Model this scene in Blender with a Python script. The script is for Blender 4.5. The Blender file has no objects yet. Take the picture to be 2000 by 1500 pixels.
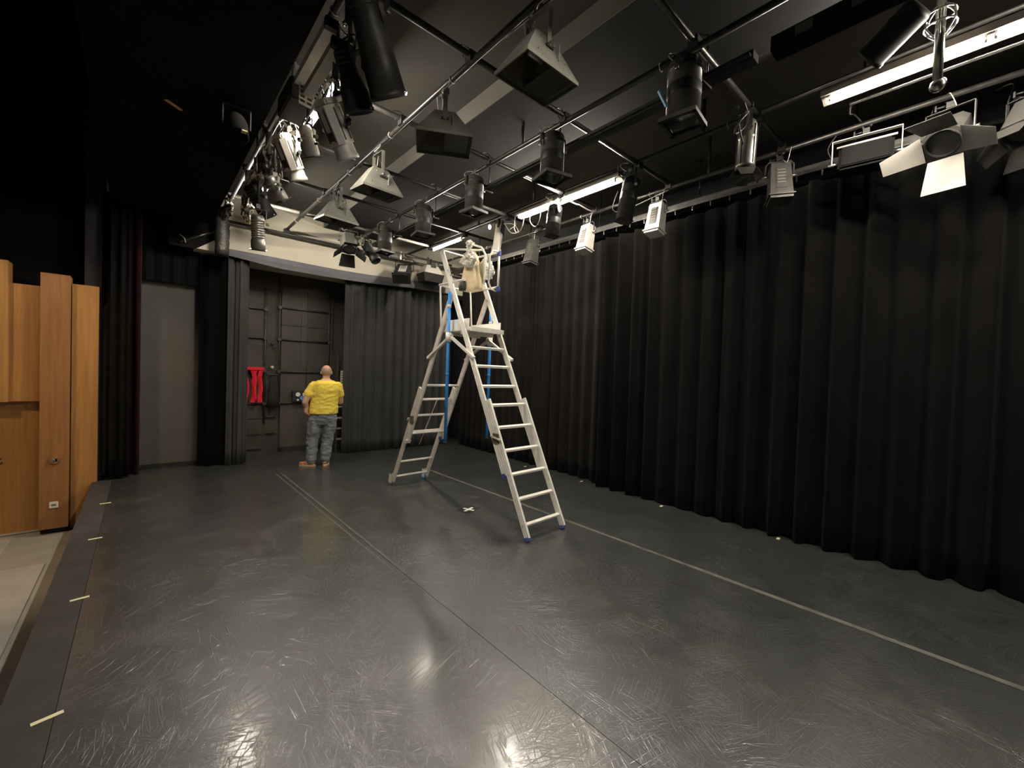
import bpy, bmesh, math, random
from mathutils import Vector, Matrix
random.seed(7)
R = math.radians
scene = bpy.context.scene
col = scene.collection

# ------------------------------------------------------------------ camera
cam_d = bpy.data.cameras.new('camera')
cam_d.sensor_fit = 'HORIZONTAL'; cam_d.sensor_width = 36.0; cam_d.lens = 820/2000*36
cam_d.clip_start = 0.05; cam_d.clip_end = 60
cam = bpy.data.objects.new('camera', cam_d); col.objects.link(cam)
yaw, pitch, roll = R(41.48), R(-1.35), R(1.96)
fw = Vector((math.sin(yaw)*math.cos(pitch), math.cos(yaw)*math.cos(pitch), math.sin(pitch)))
rt = Vector((math.cos(yaw), -math.sin(yaw), 0)); up = rt.cross(fw)
r2 = rt*math.cos(roll)+up*math.sin(roll); u2 = up*math.cos(roll)-rt*math.sin(roll)
mw = Matrix((r2, u2, -fw)).transposed().to_4x4(); mw.translation = (0, 0, 1.75)
cam.matrix_world = mw
scene.camera = cam

# ------------------------------------------------------------------ world, light, exposure
w = bpy.data.worlds.new('world'); scene.world = w; w.use_nodes = True
w.node_tree.nodes['Background'].inputs[0].default_value = (0.9, 0.85, 0.8, 1)
w.node_tree.nodes['Background'].inputs[1].default_value = 0.002
scene.view_settings.view_transform = 'Standard'; scene.view_settings.look = 'None'
scene.view_settings.gamma = 1; scene.view_settings.use_curve_mapping = False
scene.view_settings.exposure = 1.9
TUBE = 120.0                                    # emission strength of the stage tubes
TUBE_COL = (1.0, 0.91, 0.78)

def spot(name, loc, target, power, size, blend, colr, radius=0.15):
    d = bpy.data.lights.new(name, 'SPOT'); d.energy = power; d.spot_size = R(size); d.spot_blend = blend
    d.color = colr; d.shadow_soft_size = radius
    o = bpy.data.objects.new(name, d); col.objects.link(o); o.location = loc
    o.rotation_euler = (Vector(target)-Vector(loc)).to_track_quat('-Z', 'Y').to_euler()
    return o
# the house lights of the auditorium, left of the stage and outside the frame
spot('house_light', (-2.6, 4.6, 4.6), (-1.2, 8.4, 0.2), 85, 62, 0.5, (1.0, 0.72, 0.42), 0.25)
spot('house_light', (-2.2, 5.6, 5.0), (-1.15, 5.6, -0.6), 26, 62, 0.6, (1.0, 0.82, 0.62), 0.25)

# ------------------------------------------------------------------ materials
def nt(name):
    m = bpy.data.materials.new(name); m.use_nodes = True
    t = m.node_tree; b = t.nodes['Principled BSDF']
    return m, t, b
def mat(name, c, rough=0.6, metal=0.0, var=0.12, scale=8.0, bump=0.0, bscale=60.0, spec=0.5, sheen=0.0, stretch=None):
    m, t, b = nt(name)
    b.inputs['Roughness'].default_value = rough; b.inputs['Metallic'].default_value = metal
    b.inputs['Specular IOR Level'].default_value = spec
    if sheen: b.inputs['Sheen Weight'].default_value = sheen
    tc = t.nodes.new('ShaderNodeTexCoord'); src = tc.outputs['Object']
    if stretch:
        mp = t.nodes.new('ShaderNodeMapping'); mp.inputs['Scale'].default_value = stretch
        t.links.new(src, mp.inputs[0]); src = mp.outputs[0]
    n = t.nodes.new('ShaderNodeTexNoise'); n.inputs['Scale'].default_value = scale; n.inputs['Detail'].default_value = 5
    t.links.new(src, n.inputs['Vector'])
    cr = t.nodes.new('ShaderNodeValToRGB')
    cr.color_ramp.elements[0].position = 0.3; cr.color_ramp.elements[1].position = 0.7
    cr.color_ramp.elements[0].color = tuple(x*(1-var) for x in c)+(1,)
    cr.color_ramp.elements[1].color = tuple(min(1, x*(1+var)) for x in c)+(1,)
    t.links.new(n.outputs['Fac'], cr.inputs[0]); t.links.new(cr.outputs[0], b.inputs['Base Color'])
    if bump:
        n2 = t.nodes.new('ShaderNodeTexNoise'); n2.inputs['Scale'].default_value = bscale; n2.inputs['Detail'].default_value = 4
        t.links.new(src, n2.inputs['Vector'])
        bp = t.nodes.new('ShaderNodeBump'); bp.inputs['Strength'].default_value = bump; bp.inputs['Distance'].default_value = 0.01
        t.links.new(n2.outputs['Fac'], bp.inputs['Height']); t.links.new(bp.outputs[0], b.inputs['Normal'])
    return m
def emit(name, c, s):
    m, t, b = nt(name)
    b.inputs['Base Color'].default_value = c+(1,); b.inputs['Emission Color'].default_value = c+(1,)
    b.inputs['Emission Strength'].default_value = s
    return m

def floor_mat():
    m, t, b = nt('stage_vinyl'); N = t.nodes.new; L = t.links.new
    tc = N('ShaderNodeTexCoord'); src = tc.outputs['Object']
    def noise(scale, detail, vec=None, rough=0.5):
        n = N('ShaderNodeTexNoise'); n.inputs['Scale'].default_value = scale; n.inputs['Detail'].default_value = detail
        n.inputs['Roughness'].default_value = rough; L(vec or src, n.inputs['Vector']); return n.outputs['Fac']
    def math_(op, a, bb=None):
        n = N('ShaderNodeMath'); n.operation = op
        for i, v in enumerate((a, bb)):
            if v is None: continue
            if isinstance(v, (int, float)): n.inputs[i].default_value = v
            else: L(v, n.inputs[i])
        return n.outputs[0]
    def ramp(v, p0, p1):
        n = N('ShaderNodeMapRange'); n.inputs[1].default_value = p0; n.inputs[2].default_value = p1; L(v, n.inputs[0]); return n.outputs[0]
    # fine curved scratches: contour lines of stretched noise at several headings
    scr = None
    for i, (ang, sx, sy) in enumerate(((8, 0.9, 13), (47, 1.2, 15), (88, 0.8, 14), (124, 1.1, 12), (160, 1.0, 17), (28, 2.0, 24), (108, 2.2, 22))):
        m0 = N('ShaderNodeMapping'); m0.inputs['Rotation'].default_value = (0, 0, R(ang)); L(src, m0.inputs[0])
        mp = N('ShaderNodeMapping'); mp.inputs['Scale'].default_value = (sx, sy, 1)
        mp.inputs['Location'].default_value = (3.1*i, 1.7*i, 0)
        L(m0.outputs[0], mp.inputs[0])
        wn = N('ShaderNodeTexNoise'); wn.inputs['Scale'].default_value = 1.5; wn.inputs['Detail'].default_value = 2.0; wn.inputs['Distortion'].default_value = 0.35; L(mp.outputs[0], wn.inputs['Vector']); n = wn.outputs['Fac']
        line = ramp(math_('ABSOLUTE', math_('SUBTRACT', n, 0.5)), 0.020, 0.0)
        mask = ramp(noise(1.3+0.23*i, 3.0), 0.47, 0.62)
        line = math_('MULTIPLY', line, mask)
        scr = line if scr is None else math_('MAXIMUM', scr, line)
    # dark rubber scuffs, a few
    dk = None
    for i, (ang, sx, sy) in enumerate(((62, 0.55, 9), (20, 0.7, 8), (140, 0.6, 10))):
        m0 = N('ShaderNodeMapping'); m0.inputs['Rotation'].default_value = (0, 0, R(ang)); L(src, m0.inputs[0])
        mp = N('ShaderNodeMapping'); mp.inputs['Scale'].default_value = (sx, sy, 1)
        mp.inputs['Location'].default_value = (9.1*i+4, 5.7*i, 0); L(m0.outputs[0], mp.inputs[0])
        line = ramp(math_('ABSOLUTE', math_('SUBTRACT', noise(1.1, 1.0, mp.outputs[0]), 0.5)), 0.030, 0.0)
        line = math_('MULTIPLY', line, ramp(noise(0.9+0.2*i, 2.0, mp.outputs[0]), 0.50, 0.57))
        dk = line if dk is None else math_('MAXIMUM', dk, line)
    big = noise(0.55, 5.0); mid = noise(3.5, 6.0, rough=0.6)
    mix = math_('ADD', math_('MULTIPLY', big, 0.6), math_('MULTIPLY', mid, 0.4))
    cr = N('ShaderNodeValToRGB'); e = cr.color_ramp.elements
    e[0].position = 0.32; e[0].color = (0.023, 0.0255, 0.0253, 1); e[1].position = 0.68; e[1].color = (0.036, 0.0390, 0.0372, 1)
    L(mix, cr.inputs[0])
    mx = N('ShaderNodeMixRGB'); mx.inputs[2].default_value = (0.24, 0.23, 0.20, 1)
    L(math_('MULTIPLY', scr, 0.14), mx.inputs[0]); L(cr.outputs[0], mx.inputs[1])
    mx2 = N('ShaderNodeMixRGB'); mx2.inputs[2].default_value = (0.012, 0.012, 0.012, 1)
    L(math_('MULTIPLY', dk, 0.6), mx2.inputs[0]); L(mx.outputs[0], mx2.inputs[1])
    L(mx2.outputs[0], b.inputs['Base Color'])
    bpc = N('ShaderNodeBump'); bpc.inputs['Strength'].default_value = 0.62; bpc.inputs['Distance'].default_value = 0.0018
    L(math_('ADD', scr, math_('MULTIPLY', noise(7, 4.0), 0.5)), bpc.inputs['Height'])
    L(math_('ADD', math_('MULTIPLY', mid, 0.12), math_('ADD', math_('MULTIPLY', scr, 0.10), 0.11)), b.inputs['Coat Roughness'])
    L(bpc.outputs[0], b.inputs['Coat Normal'])
    L(math_('ADD', math_('MULTIPLY', mix, 0.24), 0.30), b.inputs['Roughness'])
    b.inputs['Specular IOR Level'].default_value = 1.0; b.inputs['IOR'].default_value = 1.65
    b.inputs['Coat Weight'].default_value = 0.85; b.inputs['Coat IOR'].default_value = 1.5
    bp = N('ShaderNodeBump'); bp.inputs['Strength'].default_value = 0.35; bp.inputs['Distance'].default_value = 0.0016
    L(math_('ADD', scr, math_('MULTIPLY', noise(9, 5.0), 0.55)), bp.inputs['Height']); L(bp.outputs[0], b.inputs['Normal'])
    return m

def wood_mat(name, c0, c1):
    m, t, b = nt(name); N = t.nodes.new; L = t.links.new
    tc = N('ShaderNodeTexCoord'); mp = N('ShaderNodeMapping'); mp.inputs['Scale'].default_value = (14, 14, 0.7)
    L(tc.outputs['Object'], mp.inputs[0])
    n = N('ShaderNodeTexNoise'); n.inputs['Scale'].default_value = 1.6; n.inputs['Detail'].default_value = 8; n.inputs['Distortion'].default_value = 0.8
    L(mp.outputs[0], n.inputs['Vector'])
    cr = N('ShaderNodeValToRGB'); cr.color_ramp.elements[0].position = 0.3; cr.color_ramp.elements[1].position = 0.75
    cr.color_ramp.elements[0].color = c0+(1,); cr.color_ramp.elements[1].color = c1+(1,)
    L(n.outputs['Fac'], cr.inputs[0]); L(cr.outputs[0], b.inputs['Base Color'])
    b.inputs['Roughness'].default_value = 0.5
    return m

M = {
 'floor': floor_mat(),
 'apron': mat('apron_paint', (0.045, 0.040, 0.038), 0.7, var=0.2, scale=5),
 'concrete': mat('concrete', (0.34, 0.32, 0.28), 0.85, var=0.1, scale=3, bump=0.1),
 'concrete2': mat('concrete_pale', (0.42, 0.40, 0.35), 0.85, var=0.1, scale=3, bump=0.1),
 'wood': wood_mat('oak_veneer', (0.33, 0.155, 0.042), (0.47, 0.235, 0.070)),
 'wood2': wood_mat('oak_veneer_dark', (0.26, 0.112, 0.036), (0.36, 0.172, 0.058)),
 'black': mat('black_paint', (0.012, 0.012, 0.012), 0.8, var=0.3),
 'void': mat('black_masking', (0.006, 0.0055, 0.0055), 0.95, var=0.2, spec=0.1),
 'ceiling': mat('ceiling_paint', (0.080, 0.075, 0.065), 0.85, var=0.1, scale=1.5, spec=0.2),
 'beamface': mat('lit_beam_side', (0.12, 0.114, 0.098), 0.85, var=0.08, scale=1.5, spec=0.2),  # ceiling paint made lighter for the lamplight on the beam's side
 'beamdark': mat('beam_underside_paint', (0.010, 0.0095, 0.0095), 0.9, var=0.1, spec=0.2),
 'pale': mat('pale_plaster', (0.57, 0.53, 0.43), 0.85, var=0.05, scale=2, spec=0.2),
 'greywall': mat('grey_wall_paint', (0.098, 0.092, 0.080), 0.85, var=0.06, scale=2, spec=0.2),
 'purple': mat('grey_return_paint', (0.030, 0.028, 0.032), 0.8, var=0.1, spec=0.2),
 'backwall': mat('brown_black_wall', (0.052, 0.045, 0.037), 0.8, var=0.25, scale=2.2),
 'backpanel': mat('brown_black_panel', (0.062, 0.054, 0.044), 0.75, var=0.25, scale=2.2),
 'backstrip': mat('grey_brown_strip', (0.075, 0.068, 0.052), 0.8, var=0.15, scale=2.2),
 'steel': mat('dark_steel', (0.06, 0.057, 0.05), 0.5, 0.3, var=0.2),
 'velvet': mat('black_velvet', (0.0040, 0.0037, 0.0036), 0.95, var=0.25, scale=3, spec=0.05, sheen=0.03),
 'velvet_far': mat('lit_black_velvet', (0.0115, 0.0102, 0.0095), 0.95, var=0.25, scale=3, spec=0.05, sheen=0.03),  # lighter base colour puts the far curtain's stronger light into the cloth
 'drape': mat('grey_black_drape', (0.048, 0.048, 0.046), 0.95, var=0.15, scale=3, spec=0.05, sheen=0.03),
 'maroon': mat('maroon_velvet', (0.016, 0.002, 0.004), 0.95, var=0.3, scale=4, spec=0.1, sheen=0.1),
 'satin': mat('grey_valance_cloth', (0.13, 0.13, 0.145), 0.55, var=0.12, scale=6, sheen=0.2),
 'alu': mat('aluminium', (0.90, 0.87, 0.80), 0.45, 0.08, var=0.06, scale=12),
 'alu_d': mat('worn_aluminium', (0.74, 0.68, 0.60), 0.5, 0.08, var=0.12, scale=14),
 'chrome': mat('bright_metal', (0.42, 0.41, 0.38), 0.22, 0.9, var=0.08),
 'pipe': mat('pipe_steel', (0.062, 0.060, 0.055), 0.34, 0.7, var=0.25, scale=20),
 'pipe_b': mat('pipe_black', (0.030, 0.029, 0.028), 0.45, 0.2, var=0.2, scale=20),
 'taped': mat('pale_taped_pipe', (0.13, 0.125, 0.11), 0.6, 0.1, var=0.2, scale=20),
 'lampblk': mat('black_lamp_enamel', (0.022, 0.022, 0.021), 0.5, 0.0, var=0.25, scale=18, spec=0.3),
 'lampgrey': mat('grey_green_enamel', (0.14, 0.14, 0.118), 0.5, 0.0, var=0.15, scale=10),
 'lampdk': mat('dark_grey_enamel', (0.062, 0.060, 0.055), 0.32, 0.2, var=0.2, scale=14),
 'lampwht': mat('pale_grey_enamel', (0.48, 0.46, 0.41), 0.5, 0.1, var=0.08, scale=10),
 'silver': mat('silver_lamp_body', (0.30, 0.29, 0.26), 0.34, 0.7, var=0.15, scale=10),
 'reflector': mat('dull_reflector', (0.16, 0.14, 0.10), 0.4, 0.3, var=0.2),
 'lens': mat('lens_glass', (0.05, 0.05, 0.055), 0.08, 0.0, var=0.05, spec=0.8),
 'cable': mat('black_cable', (0.016, 0.016, 0.016), 0.5, var=0.2),
 'cable_w': mat('pale_cable', (0.45, 0.42, 0.36), 0.5, var=0.1),
 'foil': mat('crumpled_foil', (0.72, 0.68, 0.58), 0.25, 0.9, var=0.2, scale=30, bump=1.0, bscale=45),
 'wrap': mat('black_foil_wrap', (0.07, 0.066, 0.06), 0.35, 0.6, var=0.4, scale=30, bump=1.0, bscale=60),
 'blue': mat('blue_plastic', (0.04, 0.30, 0.80), 0.45, var=0.06),
 'navy': mat('blue_cap_plastic', (0.06, 0.09, 0.33), 0.45, var=0.1),
 'ltblue': mat('pale_blue_plastic', (0.25, 0.52, 0.72), 0.45, var=0.06),
 'canvas': mat('beige_canvas', (0.86, 0.70, 0.46), 0.9, var=0.08, scale=10, bump=0.3, bscale=40),
 'bag': mat('cloudy_plastic_bag', (0.72, 0.70, 0.62), 0.35, var=0.18, scale=14, bump=0.8, bscale=30),
 'red': mat('red_cloth', (0.75, 0.012, 0.03), 0.8, var=0.15, scale=30, bump=0.4, bscale=60),
 'white': mat('white_plastic', (0.75, 0.73, 0.68), 0.5, var=0.04),
 'paper': mat('paper', (0.62, 0.58, 0.50), 0.8, var=0.12, scale=25),
 'glow': mat('pale_yellow_tape', (0.86, 0.82, 0.50), 0.6, var=0.05),
 'glow_w': mat('white_tape', (0.85, 0.83, 0.74), 0.6, var=0.05),
 'dusty': mat('dusty_tape', (0.115, 0.111, 0.098), 0.75, var=0.35, scale=9),
 'orange': mat('orange_tape', (0.75, 0.42, 0.12), 0.6, var=0.1),
 'ytape': mat('greenish_tape', (0.45, 0.45, 0.25), 0.6, var=0.1),
 'shirt': mat('yellow_cotton', (0.90, 0.68, 0.09), 0.85, var=0.06, scale=9, bump=0.25, bscale=14),
 'jeans': mat('grey_denim', (0.19, 0.205, 0.225), 0.85, var=0.30, scale=14, bump=0.5, bscale=22),
 'skin': mat('skin', (0.60, 0.34, 0.24), 0.55, var=0.08, scale=14),
 'stubble': mat('grey_stubble', (0.40, 0.26, 0.19), 0.8, var=0.12, scale=60),
 'shoe': mat('tan_leather', (0.55, 0.25, 0.10), 0.6, var=0.15, scale=20),
 'sole': mat('pale_rubber', (0.62, 0.45, 0.30), 0.7, var=0.08),
 'leather': mat('brown_leather', (0.10, 0.05, 0.03), 0.6, var=0.1),
 'tube': emit('lit_tube', TUBE_COL, TUBE),
 'housing': mat('batten_housing', (0.20, 0.18, 0.155), 0.6, 0.1, var=0.1),
 'shelfmat': mat('black_shelf', (0.02, 0.02, 0.02), 0.5, var=0.2),
 'sock_w': mat('socket_white', (0.72, 0.74, 0.68), 0.5, var=0.04),
 'sock_b': mat('socket_blue', (0.12, 0.26, 0.66), 0.5, var=0.06),
 'ink': mat('dark_print', (0.03, 0.022, 0.018), 0.8, var=0.1),
 'rope': mat('pale_rope', (0.60, 0.55, 0.44), 0.9, var=0.1, scale=40),
}

# ------------------------------------------------------------------ mesh helpers
def T(x, y, z): return Matrix.Translation((x, y, z))
def rot(ax, d): return Matrix.Rotation(R(d), 4, ax)
class MB:
    def __init__(s, M0=None): s.bm = bmesh.new(); s.M = M0 or Matrix()
    def _add(s, vs, fs, smooth=False):
        b = [s.bm.verts.new(s.M @ Vector(v)) for v in vs]
        for f in fs:
            try: fc = s.bm.faces.new([b[i] for i in f]); fc.smooth = smooth
            except ValueError: pass
    def box(s, c, sz, m=None):
        hx, hy, hz = sz[0]/2, sz[1]/2, sz[2]/2; m = m or Matrix()
        vs = [Vector(c)+m @ Vector((x*hx, y*hy, z*hz)) for x in (-1, 1) for y in (-1, 1) for z in (-1, 1)]
        s._add(vs, [(0, 1, 3, 2), (4, 6, 7, 5), (0, 4, 5, 1), (2, 3, 7, 6), (0, 2, 6, 4), (1, 5, 7, 3)])
        return s
    def b2(s, lo, hi): return s.box([(a+b)/2 for a, b in zip(lo, hi)], [abs(b-a) for a, b in zip(lo, hi)])
    def bevbox(s, c, sz, bev=0.01, m=None):
        t = bmesh.new(); bmesh.ops.create_cube(t, size=1)
        bmesh.ops.scale(t, vec=sz, verts=t.verts)
        bmesh.ops.bevel(t, geom=t.edges[:], offset=bev, segments=2, affect='EDGES')
        m = T(*c) @ (m or Matrix())
        t.verts.index_update()
        s._add([m @ v.co for v in t.verts], [[v.index for v in f.verts] for f in t.faces]); t.free(); return s
    def bar(s, p0, p1, wx, wy, upv=(0, 0, 1)):
        p0, p1 = Vector(p0), Vector(p1); d = (p1-p0); L = d.length; d.normalize()
        u = Vector(upv); x = d.cross(u)
        if x.length < 1e-4: x = d.cross(Vector((0, 1, 0)))
        x.normalize(); y = x.cross(d)
        m = Matrix((x, y, d)).transposed().to_4x4()
        return s.box((p0+p1)/2, (wx, wy, L), m)
    def cone(s, p0, p1, r0, r1=None, n=14, cap=True, smooth=True):
        r1 = r0 if r1 is None else r1
        p0, p1 = Vector(p0), Vector(p1); d = (p1-p0).normalized()
        x = d.orthogonal().normalized(); y = d.cross(x)
        vs = []
        for p, r in ((p0, r0), (p1, r1)):
            for i in range(n):
                a = 2*math.pi*i/n; vs.append(p+(x*math.cos(a)+y*math.sin(a))*r)
        s._add(vs, [(i, (i+1) % n, n+(i+1) % n, n+i) for i in range(n)], smooth)
        if cap: s._add(vs, [tuple(range(n-1, -1, -1)), tuple(range(n, 2*n))])
        return s
    def tube(s, pts, r, n=8, closed=False, cap=True):
        pts = [Vector(p) for p in pts]; N = len(pts); vs = []; px = None
        for i, p in enumerate(pts):
            a = pts[(i-1) % N] if (closed or i > 0) else p
            b = pts[(i+1) % N] if (closed or i < N-1) else p
            d = (b-a).normalized()
            x = d.orthogonal().normalized() if px is None else (px-d*px.dot(d)).normalized()
            px = x; y = d.cross(x)
            rr = r[i] if isinstance(r, (list, tuple)) else r
            for k in range(n):
                t = 2*math.pi*k/n; vs.append(p+(x*math.cos(t)+y*math.sin(t))*rr)
        fs = []
        for i in range(N if closed else N-1):
            j = (i+1) % N
            fs += [(i*n+k, i*n+(k+1) % n, j*n+(k+1) % n, j*n+k) for k in range(n)]
        s._add(vs, fs, True)
        if cap and not closed: s._add(vs, [tuple(range(n-1, -1, -1)), tuple(range((N-1)*n, N*n))])
        return s
    def lathe(s, prof, n=20, c=(0, 0, 0), smooth=True):
        vs = []
        for r, z in prof:
            for i in range(n):
                a = 2*math.pi*i/n; vs.append((c[0]+r*math.cos(a), c[1]+r*math.sin(a), c[2]+z))
        fs = []
        for j in range(len(prof)-1):
            fs += [(j*n+i, j*n+(i+1) % n, (j+1)*n+(i+1) % n, (j+1)*n+i) for i in range(n)]
        s._add(vs, fs, smooth); return s
    def frustum(s, z0, a0, z1, a1, c0=(0, 0), c1=(0, 0), cap0=True, cap1=True):
        vs = [(c0[0]+x*a0[0]/2, c0[1]+y*a0[1]/2, z0) for x, y in ((-1, -1), (1, -1), (1, 1), (-1, 1))]
        vs += [(c1[0]+x*a1[0]/2, c1[1]+y*a1[1]/2, z1) for x, y in ((-1, -1), (1, -1), (1, 1), (-1, 1))]
        fs = [(i, (i+1) % 4, 4+(i+1) % 4, 4+i) for i in range(4)]
        if cap0: fs.append((3, 2, 1, 0))
        if cap1: fs.append((4, 5, 6, 7))
        s._add(vs, fs); return s
    def plate(s, pts, th):
        pts = [Vector(p) for p in pts]; n = (pts[1]-pts[0]).cross(pts[2]-pts[0]).normalized()*th/2; k = len(pts)
        vs = [p+n for p in pts]+[p-n for p in pts]
        s._add(vs, [tuple(range(k)), tuple(range(2*k-1, k-1, -1))]+[(i, k+i, k+(i+1) % k, (i+1) % k) for i in range(k)])
        return s
    def prism(s, poly, axis_pts):
        """polygon (list of local 2D) swept straight between two frames given as functions"""
        vs = [axis_pts(0, p) for p in poly]+[axis_pts(1, p) for p in poly]; k = len(poly)
        s._add(vs, [tuple(range(k)), tuple(range(2*k-1, k-1, -1))]+[(i, k+i, k+(i+1) % k, (i+1) % k) for i in range(k)])
        return s
    def ball(s, c, r, n=12, sc=(1, 1, 1)):
        prof = []
        vs = []; rings = n//2
        for j in range(rings+1):
            t = math.pi*j/rings
            for i in range(n):
                a = 2*math.pi*i/n
                vs.append((c[0]+r*sc[0]*math.sin(t)*math.cos(a), c[1]+r*sc[1]*math.sin(t)*math.sin(a), c[2]+r*sc[2]*math.cos(t)))
        s._add(vs, [(j*n+i, (j+1)*n+i, (j+1)*n+(i+1) % n, j*n+(i+1) % n) for j in range(rings) for i in range(n)], True); return s
    def build(s, name, m, parent=None, **props):
        bmesh.ops.remove_doubles(s.bm, verts=s.bm.verts, dist=1e-6)
        bmesh.ops.recalc_face_normals(s.bm, faces=s.bm.faces)
        me = bpy.data.meshes.new(name); s.bm.to_mesh(me); s.bm.free()
        me.materials.append(M[m] if isinstance(m, str) else m)
        o = bpy.data.objects.new(name, me); col.objects.link(o)
        if parent: o.parent = parent
        for k, v in props.items(): o[k] = v
        return o
def tag(o, label, cat, group=None):
    o['label'] = label; o['category'] = cat
    if group: o['group'] = group
    return o
def thing(name, label, cat, loc=(0, 0, 0), rz=0, group=None):
    o = bpy.data.objects.new(name, None); col.objects.link(o); o.empty_display_size = 0.1
    o.location = loc; o.rotation_euler = (0, 0, R(rz)); return tag(o, label, cat, group)
def struct(name, mb, m, parent=None):
    o = mb.build(name, m, parent)
    if not parent: o['kind'] = 'structure'
    return o
def spline(pts, k=6):
    pts = [Vector(p) for p in pts]; out = []
    P = [pts[0]]+pts+[pts[-1]]
    for i in range(1, len(P)-2):
        for j in range(k):
            t = j/k; a, b, c, d = P[i-1], P[i], P[i+1], P[i+2]
            out.append(0.5*((2*b)+(c-a)*t+(2*a-5*b+4*c-d)*t*t+(3*b-a-3*c+d)*t**3))
    out.append(pts[-1]); return out

# ================================================================== SETTING
CE = 4.65; GZ = 4.2; WY = 8.6
fl = struct('floor', MB().b2((-0.5, -3.5, -0.62), (6.3, 9.6, -0.004)), 'black')
for x0, x1 in ((-0.30, 1.7125), (1.7165, 3.880), (3.884, 6.25)):
    MB().b2((x0, -3.4, -0.004), (x1, 9.55, 0.0)).build('vinyl_sheet', 'floor', fl)
MB().b2((-0.51, -3.5, -0.004), (-0.304, 8.45, -0.001)).build('apron_edge', 'apron', fl)
low = struct('floor', MB().b2((-6, -3.5, -0.80), (-0.5, 9.6, -0.635)), 'concrete')
MB().b2((-6, -3.4, -0.636), (-0.81, 7.13, -0.615)).build('landing_slab', 'concrete2', low)
struct('ceiling', MB().b2((0.85, -3.5, CE), (6.3, 9.6, CE+0.15)), 'ceiling')
struct('ceiling', MB().b2((-6, -3.5, 6.0), (-0.35, 9.6, 6.15)), 'void')
bm_ = struct('trim_1', MB().b2((2.62, -3.5, 4.45), (3.80, WY, CE)), 'beamdark')  # beam widened so its dark underside hides the brightly lit ceiling
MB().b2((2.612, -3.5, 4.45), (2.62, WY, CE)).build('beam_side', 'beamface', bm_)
struct('wall_proscenium', MB().b2((-0.35, -3.5, 4.06), (0.85, WY, CE+0.3)), 'void')
struct('wall_right', MB().b2((6.2, -3.5, -0.1), (6.35, 9.6, CE+0.1)), 'black')
struct('wall_front', MB().b2((-6, -3.6, -0.8), (6.3, -3.5, 6)), 'black')
struct('wall_back', MB().b2((-0.4, 9.52, -0.1), (6.3, 9.68, CE+0.1)), 'backwall')
struct('wall_upper_back', MB().b2((0.63, WY, 3.62), (6.3, 9.5, CE)), 'pale')
struct('wall_right_end', MB().b2((5.62, -0.75, 0), (6.2, -0.36, 4.4)), 'greywall')
# grey wall beside the opening, dark skirting
struct('wall_grey', MB().b2((-0.44, 9.0, 0), (0.74, 9.5, 4.2)), 'greywall')
struct('baseboard_back', MB().b2((0.0, 8.975, 0), (0.74, 9.0, 0.075)), 'black')
struct('wall_left', MB().b2((-0.62, 8.60, -0.62), (-0.445, 9.5, 5.9)), 'purple')
struct('baseboard_left', MB().b2((-0.445, 8.60, 0), (-0.43, 9.0, 0.10)), 'black')
struct('wall_auditorium', MB().b2((-6, 8.9, -0.8), (-0.62, 9.1, 6)), 'void')
# oak wall of the auditorium: boards of different depth
ww = struct('wall_wood', MB().b2((-4, 8.58, -0.62), (-0.62, 8.75, 2.6)), 'wood')
def board(x0, x1, y0, z0, z1, m='wood'): MB().b2((x0, y0, z0), (x1, 8.58, z1)).build('wood_panel', m, ww)
board(-4.0, -1.285, 8.32, 1.17, 2.98); board(-1.285, -1.005, 8.42, 1.17, 2.71)
board(-1.005, -0.735, 8.30, -0.555, 2.88, 'wood2'); board(-0.725, -0.462, 8.42, -0.62, 2.79)
MB().b2((-1.0, 8.36, -0.62), (-0.73, 8.58, -0.555)).build('gap_shade', 'black', ww)  # black strip standing in for the shadow beneath the raised panel
MB().b2((-4.0, 8.545, -0.625), (-1.01, 8.58, -0.607)).build('floor_strip', 'lampwht', ww)
# shadow atop the grey wall as a black sheet, black panel over the bulkhead's left
cv = MB()
n = 24; top = []; bot = []
for i in range(n+1):
    x = -0.44+1.16*i/n; u = i/n
    top.append((x, 8.88+0.02*math.sin(i*1.7), 4.3)); bot.append((x, 8.88+0.02*math.sin(i*1.7), 3.06-0.42*max(0, 0.45-u)**2*6))
for i in range(n): cv.plate([bot[i], bot[i+1], top[i+1], top[i]], 0.006)
tag(cv.build('wall_shade_sheet', 'void'), 'black sheet standing in for the shadow on top of the bare grey wall', 'curtain')  # curved lower edge follows the shadow line painted by this sheet

tag(MB().plate([(0.3, 8.57, 3.60), (0.63, 8.57, 3.60), (0.97, 8.57, 3.86), (0.97, 8.57, 4.5), (0.3, 8.57, 4.5)], 0.02).build('cover_panel', 'void'), 'black panel covering the left end of the pale wall', 'flat')  # plain black panel in front of the bulkhead's left end
# ================================================================== BACK WALL DETAIL
def bars(name, label, xs, zs, x0, x1, ztop, zb=0.0):
    t = thing(name, label, 'frame', ((x0+x1)/2, 9.47, zb))
    ox = (x0+x1)/2
    for x in xs: MB().cone((x-ox, 0, 0), (x-ox, 0, ztop-zb), 0.018, n=10).build('upright', 'steel', t)
    for z in zs: MB().cone((x0-ox, -0.01, z-zb), (x1-ox, -0.01, z-zb), 0.017, n=10).build('crossbar', 'steel', t)
    for x in xs:
        for z in zs: MB().b2((x-ox-0.03, -0.03, z-zb-0.03), (x-ox+0.03, 0.05, z-zb+0.03)).build('bracket', 'steel', t)
    return t
bars('barre_frame', 'wide dark steel wall frame of four crossbars behind the man', (2.08, 3.04), (1.0, 1.64, 2.29, 2.93), 2.06, 3.06, 3.5, 0.95)
bars('barre_frame', 'narrow dark steel wall frame with red cloth hung on it', (1.83,), (1.0, 1.66, 2.29, 2.86), 1.3, 1.86, 3.3, 0.6)
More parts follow.
